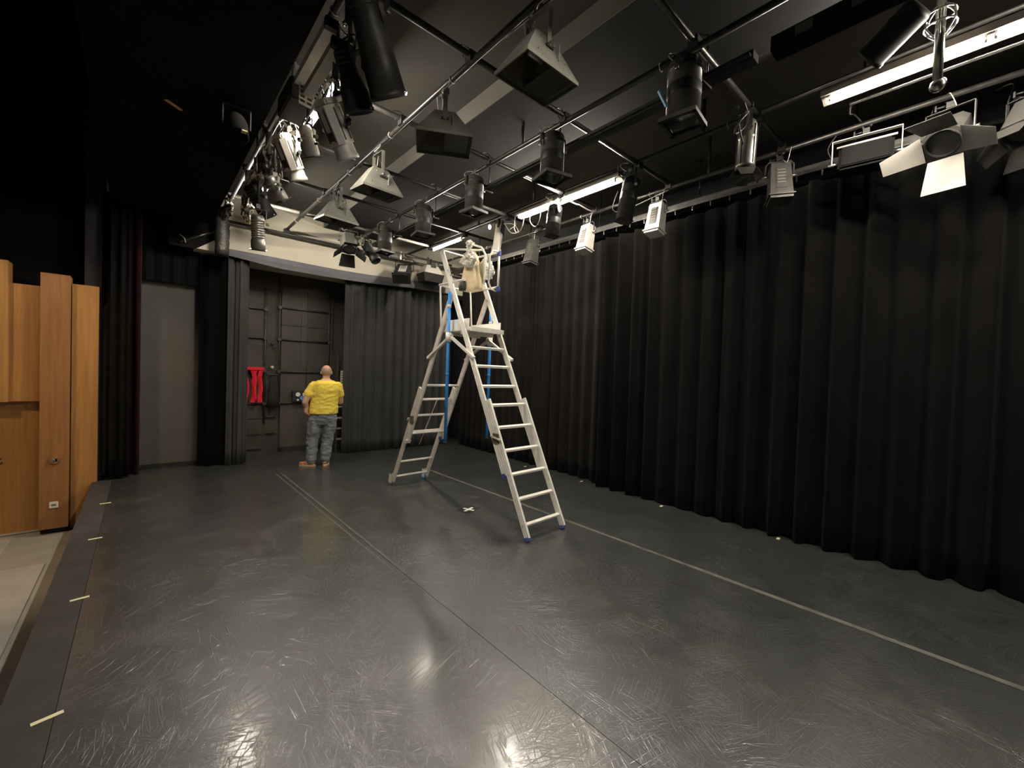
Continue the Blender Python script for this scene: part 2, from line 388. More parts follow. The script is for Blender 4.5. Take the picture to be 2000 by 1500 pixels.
dp = struct('door_1', MB().b2((2.12, 9.485, 0.10), (3.12, 9.52, 3.3)), 'backpanel')
MB().b2((2.595, 9.478, 1.0), (2.607, 9.486, 3.3)).build('panel_joint', 'black', dp)
MB().b2((2.49, 9.476, 1.75), (2.60, 9.486, 3.2)).build('wall_strip', 'backstrip', dp)
MB().b2((2.12, 9.472, 2.58), (3.10, 9.486, 2.62)).build('cross_rail', 'backwall', dp)
MB().b2((2.12, 9.46, 0.0), (3.12, 9.52, 0.10)).build('kick_board', 'black', dp)
lp = struct('trim_2', MB().b2((1.35, 9.49, 0.10), (1.80, 9.52, 3.2)), 'backpanel')
for z in (0.38, 0.70): MB().b2((1.35, 9.478, z), (1.80, 9.492, z+0.03)).build('panel_rail', 'backwall', lp)
for z in (0.42, 0.74, 1.0): MB().b2((1.86, 9.478, z-0.02), (2.06, 9.50, z+0.01)).build('panel_rail', 'backwall', lp)
MB().b2((1.9, 9.30, -0.002), (2.10, 9.50, 0.004)).build('floor_plate', 'steel', lp)
t = thing('post_handle', 'round grey knob on the dark post above a short bar', 'handle', (1.95, 9.47, 1.72))
MB().cone((0, 0.05, 0), (0, -0.03, 0), 0.018).build('stem', 'steel', t); MB().ball((0, -0.05, 0), 0.036).build('knob_head', 'lampwht', t)
t = thing('post_handle', 'dark round knob higher on the post, above the grey knob', 'handle', (1.95, 9.47, 2.19))
MB().cone((0, 0.05, 0), (0, -0.03, 0), 0.018).build('stem', 'steel', t); MB().ball((0, -0.05, 0), 0.036).build('knob_head', 'steel', t)
t = thing('coat_hook', 'short dark bar under the grey knob with a black garment below', 'hook', (1.96, 9.44, 1.575))
MB().cone((-0.10, 0, 0), (0.10, 0, 0), 0.016).build('hook_bar', 'steel', t)
MB().b2((-0.02, 0, -0.02), (0.02, 0.08, 0.02)).build('hook_mount', 'steel', t)
g = MB(); pr = [(0.03, 0), (0.06, -0.04), (0.085, -0.2), (0.10, -0.45), (0.11, -0.62), (0.0, -0.63)]
g.M = T(1.97, 9.38, 1.55) @ Matrix.Diagonal((1, 0.45, 1, 1)); g.lathe(pr, 16)
tag(g.build('black_garment', 'black'), 'black garment hanging from the short wall bar', 'garment')
t = thing('socket_box', 'black socket box with white and blue round sockets on the crossbar', 'sockets', (2.53, 9.42, 1.02))
MB().bevbox((0, 0, 0.115), (0.42, 0.09, 0.23), 0.008).build('box', 'shelfmat', t)
for x, z, m, r in ((-0.11, 0.16, 'sock_w', 0.044), (0.02, 0.16, 'sock_w', 0.044), (-0.03, 0.085, 'sock_b', 0.044), (0.09, 0.085, 'sock_b', 0.044), (-0.11, 0.05, 'sock_w', 0.02), (0.02, 0.045, 'sock_w', 0.02)):
    q = MB().cone((x, -0.04, z), (x, -0.065, z), r).build('socket', m, t)
    if r > 0.03: MB().cone((x, -0.06, z), (x, -0.067, z), r*0.75).build('socket_lid', m, q)
# red cloth strips over the bar
t = thing('red_cloth', 'bright red cloth strips hung over the narrow wall frame', 'cloth', (1.62, 9.43, 1.69))
def strip(x, wd, z1, sway, nm='strip'):
    b = MB(); k = 14; ps = []
    for i in range(k+1):
        u = i/k; z = -z1*u; xx = x+sway*math.sin(u*3.0)+0.012*math.sin(u*9+x*20)
        ww_ = wd*(1-0.25*math.sin(u*3.1))
        ps.append(((xx-ww_/2, -0.05-0.012*math.sin(u*7+x*9), z), (xx, -0.075, z), (xx+ww_/2, -0.05+0.012*math.sin(u*8), z)))
    for i in range(k):
        for j in range(2): b.plate([ps[i+1][j], ps[i+1][j+1], ps[i][j+1], ps[i][j]], 0.008)
    b.build(nm, 'red', t)
strip(-0.13, 0.07, 0.78, 0.03); strip(-0.02, 0.09, 0.66, 0.05); strip(0.14, 0.085, 0.66, -0.02); strip(0.06, 0.05, 0.6, -0.06)
MB().b2((-0.17, -0.085, -0.03), (0.18, -0.01, 0.028)).build('folded_top', 'red', t)
# rack of shelves half hidden by the curtain
t = thing('shelf_rack', 'dark rack with pale shelf edges beside the curtain, behind the man', 'shelf', (3.20, 9.05, 0))
for x in (-0.16, 0.22):
    for y in (-0.15, 0.15): MB().b2((x-0.012, y-0.012, 0), (x+0.012, y+0.012, 2.05)).build('upright', 'steel' if x < 0 else 'shelfmat', t)
for z in (0.28, 0.50, 0.72, 0.95, 1.2): 
    sh = MB().b2((-0.16, -0.15, z-0.012), (0.22, 0.15, z+0.012)).build('shelf_board', 'shelfmat', t)
    MB().b2((-0.15, -0.165, z-0.016), (0.21, -0.15, z+0.016)).build('shelf_edge', 'lampwht', sh)
MB().b2((-0.16, -0.012, 2.03), (0.22, 0.012, 2.055)).build('top_bar', 'steel', t)
t = thing('notice_sheet', 'white printed notice sheet pinned on the shelf rack', 'paper', (3.16, 8.88, 1.40))
MB().b2((-0.06, 0, 0), (0.09, 0.006, 0.30)).build('sheet', 'paper', t)
for i in range(5): MB().b2((-0.045, -0.002, 0.045+i*0.05), (0.03+0.04*(i % 2), 0.001, 0.062+i*0.05)).build('print_line', 'ink', t)
# fittings on the oak wall
t = thing('wall_socket', 'white square socket low on the proud oak panel', 'socket', (-0.868, 8.30, -0.23))
MB().bevbox((0, -0.008, 0), (0.085, 0.016, 0.085), 0.004).build('plate', 'white', t)
MB().b2((-0.022, -0.019, -0.013), (0.022, -0.015, 0.013)).build('insert', 'lampgrey', t)
t = thing('wall_spot', 'small round brass step light on the proud oak panel', 'lamp', (-0.868, 8.30, 0.38))
MB().cone((0, 0, 0), (0.0, -0.03, 0), 0.055, 0.048).build('rim', 'wood2', t); MB().cone((-0.01, -0.028, 0), (-0.012, -0.040, 0), 0.03, 0.02).build('lens', 'chrome', t)
MB().b2((-0.03, -0.03, -0.02), (0.03, -0.028, 0.02)).build('slot', 'black', t)
t = thing('panel_emblem', 'dark printed emblem on the recessed oak wall at the frame edge', 'emblem', (-1.42, 8.579, 0.33))
for a, b_, c_ in (((-0.08, 0.04), (0.05, 0.07), 0.02), ((-0.02, -0.05), (0.06, 0.02), 0.018), ((-0.09, -0.02), (0.03, -0.08), 0.02)):
    MB().bar((a[0], -0.001, a[1]), (b_[0], -0.001, b_[1]), c_, 0.002, (0, 1, 0)).build('stroke', 'ink', t)

# ================================================================== CURTAINS
def drape(name, label, path, z0, z1, amp, period, m, seed, topamp=0.5, zwave=0.0, cat='curtain', group=None, thick=0.012, ztop=None):
    rnd = random.Random(seed); path = [Vector((p[0], p[1], 0)) for p in path]
    L = [0]
    for a, b in zip(path, path[1:]): L.append(L[-1]+(b-a).length)
    tot = L[-1]; n = max(24, int(tot/period*10)); nz = 14
    # irregular fold phase
    ph = [0]
    for i in range(n): ph.append(ph[-1]+2*math.pi*(tot/n)/period*(0.65+0.7*rnd.random()))
    amps = []; a = 1
    for i in range(n+1):
        a += (rnd.random()-0.5)*0.35; a = min(1.5, max(0.5, a)); amps.append(a)
    def at(s):
        for i in range(len(L)-1):
            if s <= L[i+1]+1e-9:
                u = (s-L[i])/(L[i+1]-L[i]); d = (path[i+1]-path[i]).normalized()
                return path[i].lerp(path[i+1], u), Vector((-d.y, d.x, 0))
        return path[-1], Vector((0, 0, 0))
    b = MB(); front = []; back = []
    for i in range(n+1):
        p, nn = at(tot*i/n); rf = []; rb = []
        zt = ztop(tot*i/n) if ztop else z1
        for j in range(nz+1):
            u = j/nz; k = (1-u)+topamp*u
            zz = z0+(zt-z0)*u
            off = amp*amps[i]*k*(math.sin(ph[i]+0.25*math.sin(u*2+seed))+0.35*math.sin(2.1*ph[i]+1+u*0.8))
            if j == 0: zz += zwave*math.sin(ph[i]*0.5)
            q = p+nn*off; q.z = zz; rf.append(q.copy()); q2 = q-nn*thick; rb.append(q2)
        front.append(rf); back.append(rb)
    W_ = nz+1
    vs = [q for r_ in front for q in r_]+[q for r_ in back for q in r_]; o = (n+1)*W_
    fs = []
    for i in range(n):
        for j in range(nz):
            a_ = i*W_+j; fs.append((a_, a_+W_, a_+W_+1, a_+1)); fs.append((o+a_, o+a_+1, o+a_+W_+1, o+a_+W_))
        fs.append((i*W_, o+i*W_, o+(i+1)*W_, (i+1)*W_)); fs.append((i*W_+nz, (i+1)*W_+nz, o+(i+1)*W_+nz, o+i*W_+nz))
    for i in (0, n):
        for j in range(nz): fs.append((i*W_+j, i*W_+j+1, o+i*W_+j+1, o+i*W_+j))
    b._add(vs, fs, True)
    return tag(b.build(name, m), label, cat, group)
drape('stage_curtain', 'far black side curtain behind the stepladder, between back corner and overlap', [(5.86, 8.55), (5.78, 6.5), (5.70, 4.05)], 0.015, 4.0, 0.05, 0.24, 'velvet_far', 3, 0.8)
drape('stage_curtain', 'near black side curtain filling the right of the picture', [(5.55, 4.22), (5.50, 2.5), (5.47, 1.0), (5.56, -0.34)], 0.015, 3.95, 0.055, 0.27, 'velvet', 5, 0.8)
drape('back_curtain', 'grey-black pleated curtain on the back wall, right of the opening', [(3.10, 8.74), (4.3, 8.72), (5.6, 8.70)], 0.01, 3.6, 0.045, 0.20, 'drape', 9, 0.7)
drape('tied_curtain', 'bunched grey-black curtain at the left of the back opening', [(1.10, 8.60), (1.20, 8.74), (1.30, 8.62), (1.40, 8.72)], 0.01, 3.6, 0.04, 0.085, 'drape', 11, 0.7)
drape('leg_curtain', 'plain black leg curtain between grey wall and bunched curtain', [(0.72, 8.82), (0.95, 8.74), (1.12, 8.72)], 0.01, 3.58, 0.03, 0.2, 'velvet', 13, 0.8)
drape('front_curtain', 'bunched maroon velvet curtain left of the grey wall', [(-0.36, 8.70), (-0.26, 8.60), (-0.16, 8.72), (-0.05, 8.62), (-0.03, 8.70)], 0.01, 4.05, 0.035, 0.10, 'maroon', 17, 0.9)
drape('side_drape', 'black drape strip hanging beside the maroon curtain', [(-0.38, 8.50), (-0.25, 8.44), (-0.14, 8.50)], 0.02, 4.05, 0.02, 0.09, 'void', 19, 0.9)
# valance
b = MB(); k = 40; ps = []
for i in range(k+1):
    u = i/k; x = 1.04+4.3*u; sag = 0.02*math.sin(u*math.pi)
    hgt = 0.10+0.10*min(1, u*5) if u < 0.2 else 0.20-0.04*u
    zt = 3.70+0.10*u-0.05*math.sin(u*math.pi); zb = zt-hgt*0.80-0.03
    yb = 8.56-0.03*math.sin(u*9)
    ps.append(((x, yb-0.01, zb), (x, yb-0.035, (zt+zb)/2), (x, yb, zt)))
for i in range(k):
    for j in range(2): b.plate([ps[i][j], ps[i+1][j], ps[i+1][j+1], ps[i][j+1]], 0.006)
tag(b.build('valance', 'satin'), 'long grey cloth valance sagging along the foot of the pale wall', 'valance')

# ================================================================== FLOOR MARKS
def tape(x, y, lx, ly, label, m='glow', rz=0, grp=None):
    o = MB(T(x, y, 0) @ rot('Z', rz)).b2((-lx/2, -ly/2, 0.0002), (lx/2, ly/2, 0.0016)).build('tape_mark', m)
    return tag(o, label, 'tape', grp)
TL = 'glow tape marks on the floor'
tape(-0.31, 7.08, 0.10, 0.030, 'farthest pale tape mark on the left stage edge, nearest the oak wall', rz=4, grp=TL)
tape(-0.32, 5.72, 0.10, 0.030, 'second pale tape mark from the oak wall along the left edge', rz=4, grp=TL)
tape(-0.32, 4.33, 0.10, 0.028, 'third pale tape mark from the oak wall along the left edge', rz=6, grp=TL)
tape(-0.325, 2.96, 0.11, 0.026, 'nearest yellow tape mark at the lower left of the floor', rz=12, grp=TL)
tape(5.53, 4.42, 0.07, 0.03, 'pale tape mark at the curtain overlap right of the ladder', rz=8, grp=TL)
tape(5.40, 2.91, 0.07, 0.03, 'pale tape mark by the curtain hem, second nearest on the right', rz=8, grp=TL)
tape(5.40, 1.49, 0.07, 0.03, 'nearest pale tape mark by the right curtain hem', rz=8, grp=TL)
tape(5.50, 5.76, 0.07, 0.03, 'farthest pale tape mark by the curtain hem, behind the ladder', rz=8, grp=TL)
tape(4.65, 4.55, 0.06, 0.02, 'faint worn tape mark on the floor right of the ladder', 'dusty', 8, TL)
t = thing('centre_mark', 'white tape cross on a black patch on the floor by the ladder', 'tape', (3.16, 4.33, 0), 20)
MB().b2((-0.14, -0.10, 0.0002), (0.14, 0.10, 0.001)).build('backing', 'black', t)
MB().b2((-0.09, -0.018, 0.001), (0.09, 0.018, 0.002)).build('strip', 'glow_w', t)
MB().b2((-0.018, -0.08, 0.001), (0.018, 0.08, 0.0023)).build('strip', 'glow_w', t)
def long_tape(pts, wd, label, m='dusty'):
    b = MB(); 
    for (x0, y0), (x1, y1) in zip(pts, pts[1:]):
        b._add([(x0-wd/2, y0, 0.0006), (x0+wd/2, y0, 0.0006), (x1+wd/2, y1, 0.0006), (x1-wd/2, y1, 0.0006),
                (x0-wd/2, y0, 0.0001), (x0+wd/2, y0, 0.0001), (x1+wd/2, y1, 0.0001), (x1-wd/2, y1, 0.0001)],
               [(0, 1, 2, 3), (7, 6, 5, 4), (0, 4, 5, 1), (2, 6, 7, 3), (1, 5, 6, 2), (0, 3, 7, 4)])
    return tag(b.build('seam_tape', m), label, 'tape')
long_tape([(1.66, 7.65), (1.66, 6.0), (1.665, 4.4), (1.668, 3.3)], 0.016, 'left edge line of the dusty seam tape in front of the man')
long_tape([(1.735, 7.6), (1.735, 6.0), (1.735, 4.4), (1.733, 3.2)], 0.022, 'right edge line of the dusty seam tape in front of the man')
long_tape([(3.855, 6.6), (3.88, 4.0), (3.90, 1.55)], 0.045, 'far dusty grey seam tape running under the ladder')
long_tape([(3.90, 1.54), (3.91, 0.5), (3.925, -1.2)], 0.05, 'near dusty grey seam tape running to the right frame edge')
tape(3.90, 1.55, 0.07, 0.02, 'small pale scrap of tape where two seam tapes meet', 'taped', 20)

# ================================================================== PIPE GRID
def coupler(b, p, ax):
    b.M = T(*p); b.box((0, 0, 0), (0.075, 0.075, 0.085)); b.cone((0.05, 0, 0.02), (-0.05, 0, 0.02), 0.012, n=6); b.cone((0, 0.055, -0.02), (0, -0.055, -0.02), 0.012, n=6); b.M = Matrix()
XS = (0.97, 1.93, 3.04, 4.33, 5.05); YS = (1.53, 2.80, 3.96, 5.12, 6.30, 7.50)
def ypipe(x, y0, y1, z, label, m='pipe', r=0.0242, hang=()):
    t = thing('lighting_pipe', label, 'pipe', (x, y0, z))
    MB().cone((0, 0, 0), (0, y1-y0, 0), r, n=14).build('tube', m, t)
    for y in hang: MB().cone((0, y-y0, 0), (0, y-y0, CE-z), 0.018, n=10).build('hanger', 'pipe_b', t)
    for y in [Y+0.27 for Y in YS if y0 < Y+0.3 < y1]:
        MB().tube([(r*1.25*math.cos(a*0.785), y-y0+0.004*math.sin(a), r*1.25*math.sin(a*0.785)) for a in range(8)], 0.004, 5, closed=True).build('cable_tie', 'cable_w', t)
    return t
ypipe(0.97, -0.8, 8.5, GZ, 'leftmost long steel pipe carrying the row of profile spots', 'pipe_b', hang=(2.2, 5.6))
ypipe(1.93, -0.8, WY, GZ, 'bright steel pipe running above the four open floodlights', 'pipe', hang=(0.9,))
ypipe(3.04, -0.8, 8.4, GZ, 'steel pipe running above the row of upright black par cans', 'pipe', hang=(0.5, 3.4))
ypipe(4.33, -0.8, 8.5, 4.28, 'dark pipe directly above the line of lit tubes', 'pipe_b', hang=(2.05, 4.55, 5.9))
ypipe(5.05, -0.8, 8.4, GZ, 'steel pipe near the side curtain carrying the box floods', 'pipe', hang=(2.3,))
names = ('nearest cross pipe, crossing above the biggest par can', 'second nearest cross pipe over the two largest floodlights', 'third cross pipe from the camera, left end by the bright lamp',
         'fourth cross pipe from the camera, over the third floodlight', 'fifth cross pipe from the camera, thin and dark over the fourth floodlight', 'sixth cross pipe, pale and taped, near the pale wall')
for Y, lb in zip(YS, names):
    x0, x1 = 0.93, 5.2
    t = thing('cross_pipe', lb, 'pipe', (x0, Y, GZ+0.05))
    MB().cone((0, 0, 0), (x1-x0, 0, 0), 0.0242, n=14).build('tube', 'taped' if Y > 7 else ('pipe' if Y in (1.53, 3.96) else 'pipe_b'), t)
    for x in XS:
        b = MB(); coupler(b, (x-x0, 0, -0.022), 0); b.build('coupler', 'pipe_b', t)
        if Y < 6: MB().tube(spline([(x-x0-0.06, 0.02, -0.03), (x-x0-0.10, 0.04, 0.05), (x-x0, 0.05, 0.09), (x-x0+0.07, 0.03, 0.0)]), 0.005, 5).build('cable_loop', 'cable', t)
t = thing('cross_pipe', 'dark low cross pipe close to the pale wall, farthest of all', 'pipe', (0.9, 8.42, 4.12))
MB().cone((0, 0, 0), (3.6, 0, 0), 0.0242, n=14).build('tube', 'pipe_b', t)
for x in (1.03, 2.14):
    b = MB(); coupler(b, (x, 0, 0.05), 0); b.build('coupler', 'pipe_b', t)
t = thing('end_pipe', 'chrome pipe before the pale wall carrying two tilted floods', 'pipe', (3.75, 8.15, 4.16))
MB().cone((0, 0, 0), (1.5, 0, 0), 0.0242).build('tube', 'chrome', t); MB().cone((0, 0.0, -0.11), (1.2, 0, -0.11), 0.018).build('lower_tube', 'chrome', t)
for x in (0.25, 0.9): MB().b2((x-0.02, -0.02, -0.12), (x+0.02, 0.02, 0.06)).build('clip', 'chrome', t)
# pipe stub on the left, before the pale wall, and black foil bundle
t = thing('slanted_pipe', 'short grey pipe slanting up from the left edge of the pale wall', 'pipe', (0.43, 8.55, 3.66))
MB().cone((0, 0, 0), (0.52, 0, 0.32), 0.026).build('tube', 'pipe', t); MB().tube(spline([(0.0, -0.02, 0.12), (0.06, -0.03, 0.07), (0.08, -0.03, 0.0)]), 0.006, 5).build('wire', 'cable_w', t)
b = MB(T(0.97, 8.36, 0)); rr = random.Random(4)
for i in range(9):
    z = 3.55+i*0.07
prof = [(0.02, 3.52), (0.09, 3.53), (0.10, 3.62)]+[(0.095+0.012*rr.random(), 3.66+0.035*i) for i in range(13)]+[(0.07, 4.16), (0.02, 4.18)]
b.lathe(prof, 18)
for v in b.bm.verts: v.co.x += (rr.random()-0.5)*0.012; v.co.y += (rr.random()-0.5)*0.012
tag(b.build('wrapped_bundle', 'wrap'), 'black foil wrapped bundle hanging at the left end of the pale wall', 'bundle')
# short bright bar, cable trunking
t = thing('drop_bar', 'short bright metal bar below the large lit tubes at top right', 'bar', (4.60, -0.25, GZ))
MB().cone((0, 0, 0), (0, 1.14, 0), 0.017).build('tube', 'chrome', t)
for y in (0.15, 1.05): MB().cone((0, y, 0), (0, y, CE-GZ), 0.009).build('hanger', 'pipe_b', t)
MB().tube(spline([(0, 1.13, 0), (0.12, 1.16, -0.02), (0.25, 1.15, 0.02), (0.42, 1.13, 0.02)]), 0.008, 6).build('tie_wire', 'chrome', t)
t = thing('cable_trunking', 'long black cable trunking under the par can pipe', 'trunking', (3.30, 1.2, 4.10))
MB().b2((-0.05, 0, -0.03), (0.05, 6.6, 0.03)).build('trunk_box', 'lampblk', t)
MB().b2((-0.12, 0.0, -0.045), (-0.085, 6.6, -0.03)).build('side_rail', 'pipe_b', t)
for y in (0.35, 1.9, 3.1, 4.4, 5.6):
    MB().b2((-0.13, y-0.015, -0.05), (0.055, y+0.015, 0.035)).build('bracket', 'pipe_b', t); MB().cone((0, y, 0.03), (0, y, 0.35 if y > 0 else 0.55), 0.008, n=6).build('rod', 'pipe_b', t)
t = thing('cable_trunking', 'short dark trunking with sockets at the very top right', 'trunking', (3.35, 0.1, 4.12))
MB().b2((-0.07, 0, -0.05), (0.07, 1.0, 0.05)).build('trunk_box', 'void', t)
for y in (0.2, 0.5, 0.8): MB().b2((-0.085, y-0.05, -0.03), (-0.07, y+0.05, 0.03)).build('socket', 'lampdk', t)
# curtain track with gliders
t = thing('curtain_track', 'double aluminium curtain track above the black side curtains', 'track', (5.42, 0.2, 4.06))
MB().b2((-0.02, 0, -0.02), (0.02, 8.2, 0.02)).build('rail', 'pipe', t); MB().b2((0.06, 0, -0.02), (0.10, 8.2, 0.02)).build('rail', 'pipe', t)
MB().b2((0.015, 0, 0.035), (0.12, 8.2, 0.075)).build('rail_back', 'lampdk', t)
for i in range(34):
    y = 0.35+i*0.235
    MB().b2((-0.006, y-0.006, -0.075), (0.006, y+0.006, -0.02)).build('glider', 'chrome' if i % 3 == 0 else 'pipe', t)
for y in (0.8, 2.4, 4.0, 5.6, 7.2): MB().cone((0.05, y, 0.03), (0.05, y, CE-4.06), 0.012, n=8).build('hanger', 'pipe_b', t)

# ================================================================== LIT TUBES
def batten(x, y0, n, L, z, label, gap=0.04, hood=0, tm='tube'):
    t = thing('tube_batten', label, 'lamp', (x, y0, z), group='lit tube battens under the grid')
    tot = n*L+(n-1)*gap
    MB().b2((-0.026, -0.06, 0.03), (0.045, tot+0.06, 0.085)).build('housing', 'housing', t)
    for sd in ((1,) if hood == 1 else (-1, 1) if hood == 2 else ()):
        w0 = 0.03 if hood == 1 else 0.02
        MB().plate([(sd*w0, -0.06, 0.032), (sd*0.10, -0.06, 0.005 if hood == 1 else -0.03), (sd*0.10, tot+0.06, 0.005 if hood == 1 else -0.03), (sd*w0, tot+0.06, 0.032)], 0.003).build('reflector', 'housing', t)
    for i in range(n):
        a = i*(L+gap)
        MB().cone((0, a+0.012, 0), (0, a+L-0.012, 0), 0.0165, n=12).build('tube', tm, t)
        for y in (a+0.004, a+L-0.004): MB().b2((-0.013, y-0.007, -0.015), (0.013, y+0.007, 0.035)).build('lamp_holder', 'housing', t)
    return t
batten(4.335, -0.82, 2, 0.88, 4.165, 'largest lit tube pair at the top right corner', hood=1)
batten(4.335, 3.12, 2, 0.86, 4.165, 'lit tube pair above the centre of the black curtain', hood=1)
batten(4.335, 6.42, 1, 0.98, 4.165, 'farthest lit tube, right above the stepladder cage')
batten(1.20, 3.70, 1, 0.86, 4.10, 'lit tube glaring beside the dark conical spot at upper left')
batten(1.22, 6.55, 1, 1.00, 4.10, 'lit tube hidden behind the foil-wrapped lamps on the left pipe')
batten(1.20, -0.85, 2, 0.88, 4.10, 'added out-of-view fill tube pair at the near end of the left pipe', hood=2)  # unseen tube pair added to brighten the front of the ladder
t = thing('unlit_batten', 'upper of two pale bars beside the big black spot', 'batten', (0.905, 2.90, 3.985))
MB().b2((-0.035, 0, -0.03), (0.035, 0.90, 0.02)).build('housing', 'lampwht', t)
for y in (0.02, 0.88): MB().b2((-0.04, y-0.02, -0.035), (0.04, y+0.02, 0.03)).build('end_cap', 'lampblk', t)
t = thing('unlit_batten', 'lower of two pale bars beside the big black spot', 'batten', (0.93, 2.84, 3.84))
MB().b2((-0.035, 0, -0.03), (0.035, 0.72, 0.02)).build('housing', 'lampwht', t)
for y in (0.02, 0.70): MB().b2((-0.04, y-0.02, -0.035), (0.04, y+0.02, 0.03)).build('end_cap', 'lampblk', t)

# ================================================================== LAMPS
def clamp(t, r=0.0242, m='pipe_b', z=0.0):
    if 0.03 < GZ-t.location.z < 1.0: MB().cone((0, 0, 0), (0, 0, GZ-t.location.z-0.02), 0.014, n=8).build('drop_rod', m, t)
    b = MB(T(0, 0, z))
    pts = [(r*1.35*math.cos(R(a)), 0, r*1.35*math.sin(R(a))) for a in range(-60, 250, 31)]
    ring = [(0, y, 0) for y in ()]
    b.M = T(0, 0, z) @ rot('Z', t.get('pan_clamp', 0))
    b.tube([(p[1], p[0], p[2]) for p in pts], 0.010, 6)
    b.box((0, 0, -0.055), (0.045, 0.05, 0.05)); b.cone((0, 0.03, -0.05), (0, 0.085, -0.05), 0.008, n=6); b.box((0, 0.09, -0.05), (0.008, 0.012, 0.05))
    return b.build('clamp', m, t)
def yoke(t, P0, width, arm, m='lampblk', wd=0.032, knob='chrome', pan=0, top=-0.085):
    """flat strap from the clamp down both sides; pivot height = -top-arm"""
    b = MB(rot('Z', pan)); h = width/2
    b.box((0, 0, top), (width, wd, 0.006))
    for s in (-1, 1): b.box((s*h, 0, top-arm/2), (0.006, wd, arm))
    y = b.build('yoke', m, t)
    for s in (-1, 1): MB(rot('Z', pan)).cone((s*h, 0, top-arm+0.012), (s*(h+0.028), 0, top-arm+0.012), 0.016, n=8).build('knob', knob, y)
    return y
def lead(t, pts, m='cable', r=0.006): return MB().tube(spline(pts), r, 6).build('cable', m, t)
def aim(pan, tilt, drop): return T(0, 0, -drop) @ rot('Z', pan) @ rot('X', tilt)

def par_can(label, loc, pan=0, tilt=0, L=0.40, r=0.105, drop=0.20, frame=0.255, m='lampdk', handle=None, group='par cans', top=-0.085):
    t = thing('par_can', label, 'spotlight', loc, 0, group)
    clamp(t); yoke(t, None, 2*r+0.05, drop-0.085, 'lampblk', pan=pan)
    Mx = aim(pan, tilt, drop); z0 = 0.12
    b = MB(Mx @ T(0, 0, z0)); b.lathe([(0.0, 0.03), (r*0.6, 0.025), (r*0.93, 0.0), (r, -0.02), (r, -0.055), (r*1.03, -0.057), (r*1.03, -0.066), (r, -0.068), (r, -L), (r*0.96, -L), (r*0.96, -L+0.08), (0, -L+0.09)], 24)
    bd = b.build('body', m, t)
    MB(Mx @ T(0, 0, z0)).lathe([(r*1.006, -0.17), (r*1.018, -0.175), (r*1.018, -0.245), (r*1.006, -0.25)], 24).build('reflection_band', 'lampblk', bd)  # dark reflection on the glossy can put in as a black band
    MB(Mx @ T(0, 0, z0-L+0.06)).lathe([(0, 0.012), (r*0.9, 0.0), (r*0.9, -0.004)], 20).build('lens', 'lens', bd)
    fr = MB(Mx @ T(0, 0, z0-L)); f = frame/2; i_ = r*0.92
    for a in range(4):
        fr.M = Mx @ T(0, 0, z0-L) @ rot('Z', 90*a)
        fr.plate([(-f, -f, 0), (f, -f, 0), (i_, -i_, 0), (-i_, -i_, 0)], 0.006)
        fr.box((0, -f, -0.012), (frame, 0.006, 0.030)); fr.box((0, -f+0.012, -0.026), (frame, 0.024, 0.004))
    fr.build('gel_frame', 'lampdk', t)
    MB(Mx).box((r+0.012, 0.03, -0.02), (0.03, 0.06, 0.14)).build('wiring_box', m, bd)
    lead(t, [tuple(Mx @ Vector((0.02, 0.02, z0+0.02))), tuple(Mx @ Vector((0.06, 0.12, z0+0.05))), (0.05, 0.16, -0.02), (0.02, 0.10, 0.05), (0.0, 0.22, 0.03)])
    lead(t, [(-0.05, 0.03, -0.09), (-0.10, 0.08, -0.03), (-0.03, 0.10, 0.04), (0.02, 0.03, 0.03)], 'cable_w', 0.003)
    if handle: MB(Mx @ T(-r*0.75, r*0.75, -0.20)).bar((0, 0, 0), (-0.045, 0.045, 0.11), 0.020, 0.020).build('handle', handle, t, label='pale blue handle')
    return t
PG = 'upright black par cans in a row'
PCX = 3.06
par_can('largest black par can with a pale blue handle, nearest the camera', (3.04, 1.60, GZ), 8, 0, 0.42, 0.122, 0.20, 0.27, handle='ltblue', group=PG)
par_can('second largest par can, square front frame showing, left of the long lit tube', (3.04, 2.95, GZ), -14, 0, 0.40, 0.115, 0.20, 0.29, group=PG)
par_can('third par can of the row, above and left of the lit tube pair', (3.04, 4.26, GZ), 5, 0, 0.40, 0.112, 0.19, 0.25, group=PG)
par_can('fourth par can of the row, left of the stepladder top', (3.04, 5.50, GZ), -10, 0, 0.40, 0.112, 0.19, 0.27, group=PG)
par_can('fifth and smallest par can of the row, before the pale wall', (3.04, 6.78, GZ), 4, 0, 0.40, 0.112, 0.19, 0.25, group=PG)
# black par cans elsewhere
par_can('black can hanging at the right end of the middle lit tube', (4.33, 2.90, 4.28), 60, 10, 0.50, 0.10, 0.30, 0.0, 'lampblk', group='black cans under the tube line')
par_can('black can with a pale flap hiding the left end of the middle tube', (4.33, 4.12, 4.28), 70, 6, 0.42, 0.10, 0.28, 0.0, 'lampblk', group='black cans under the tube line')

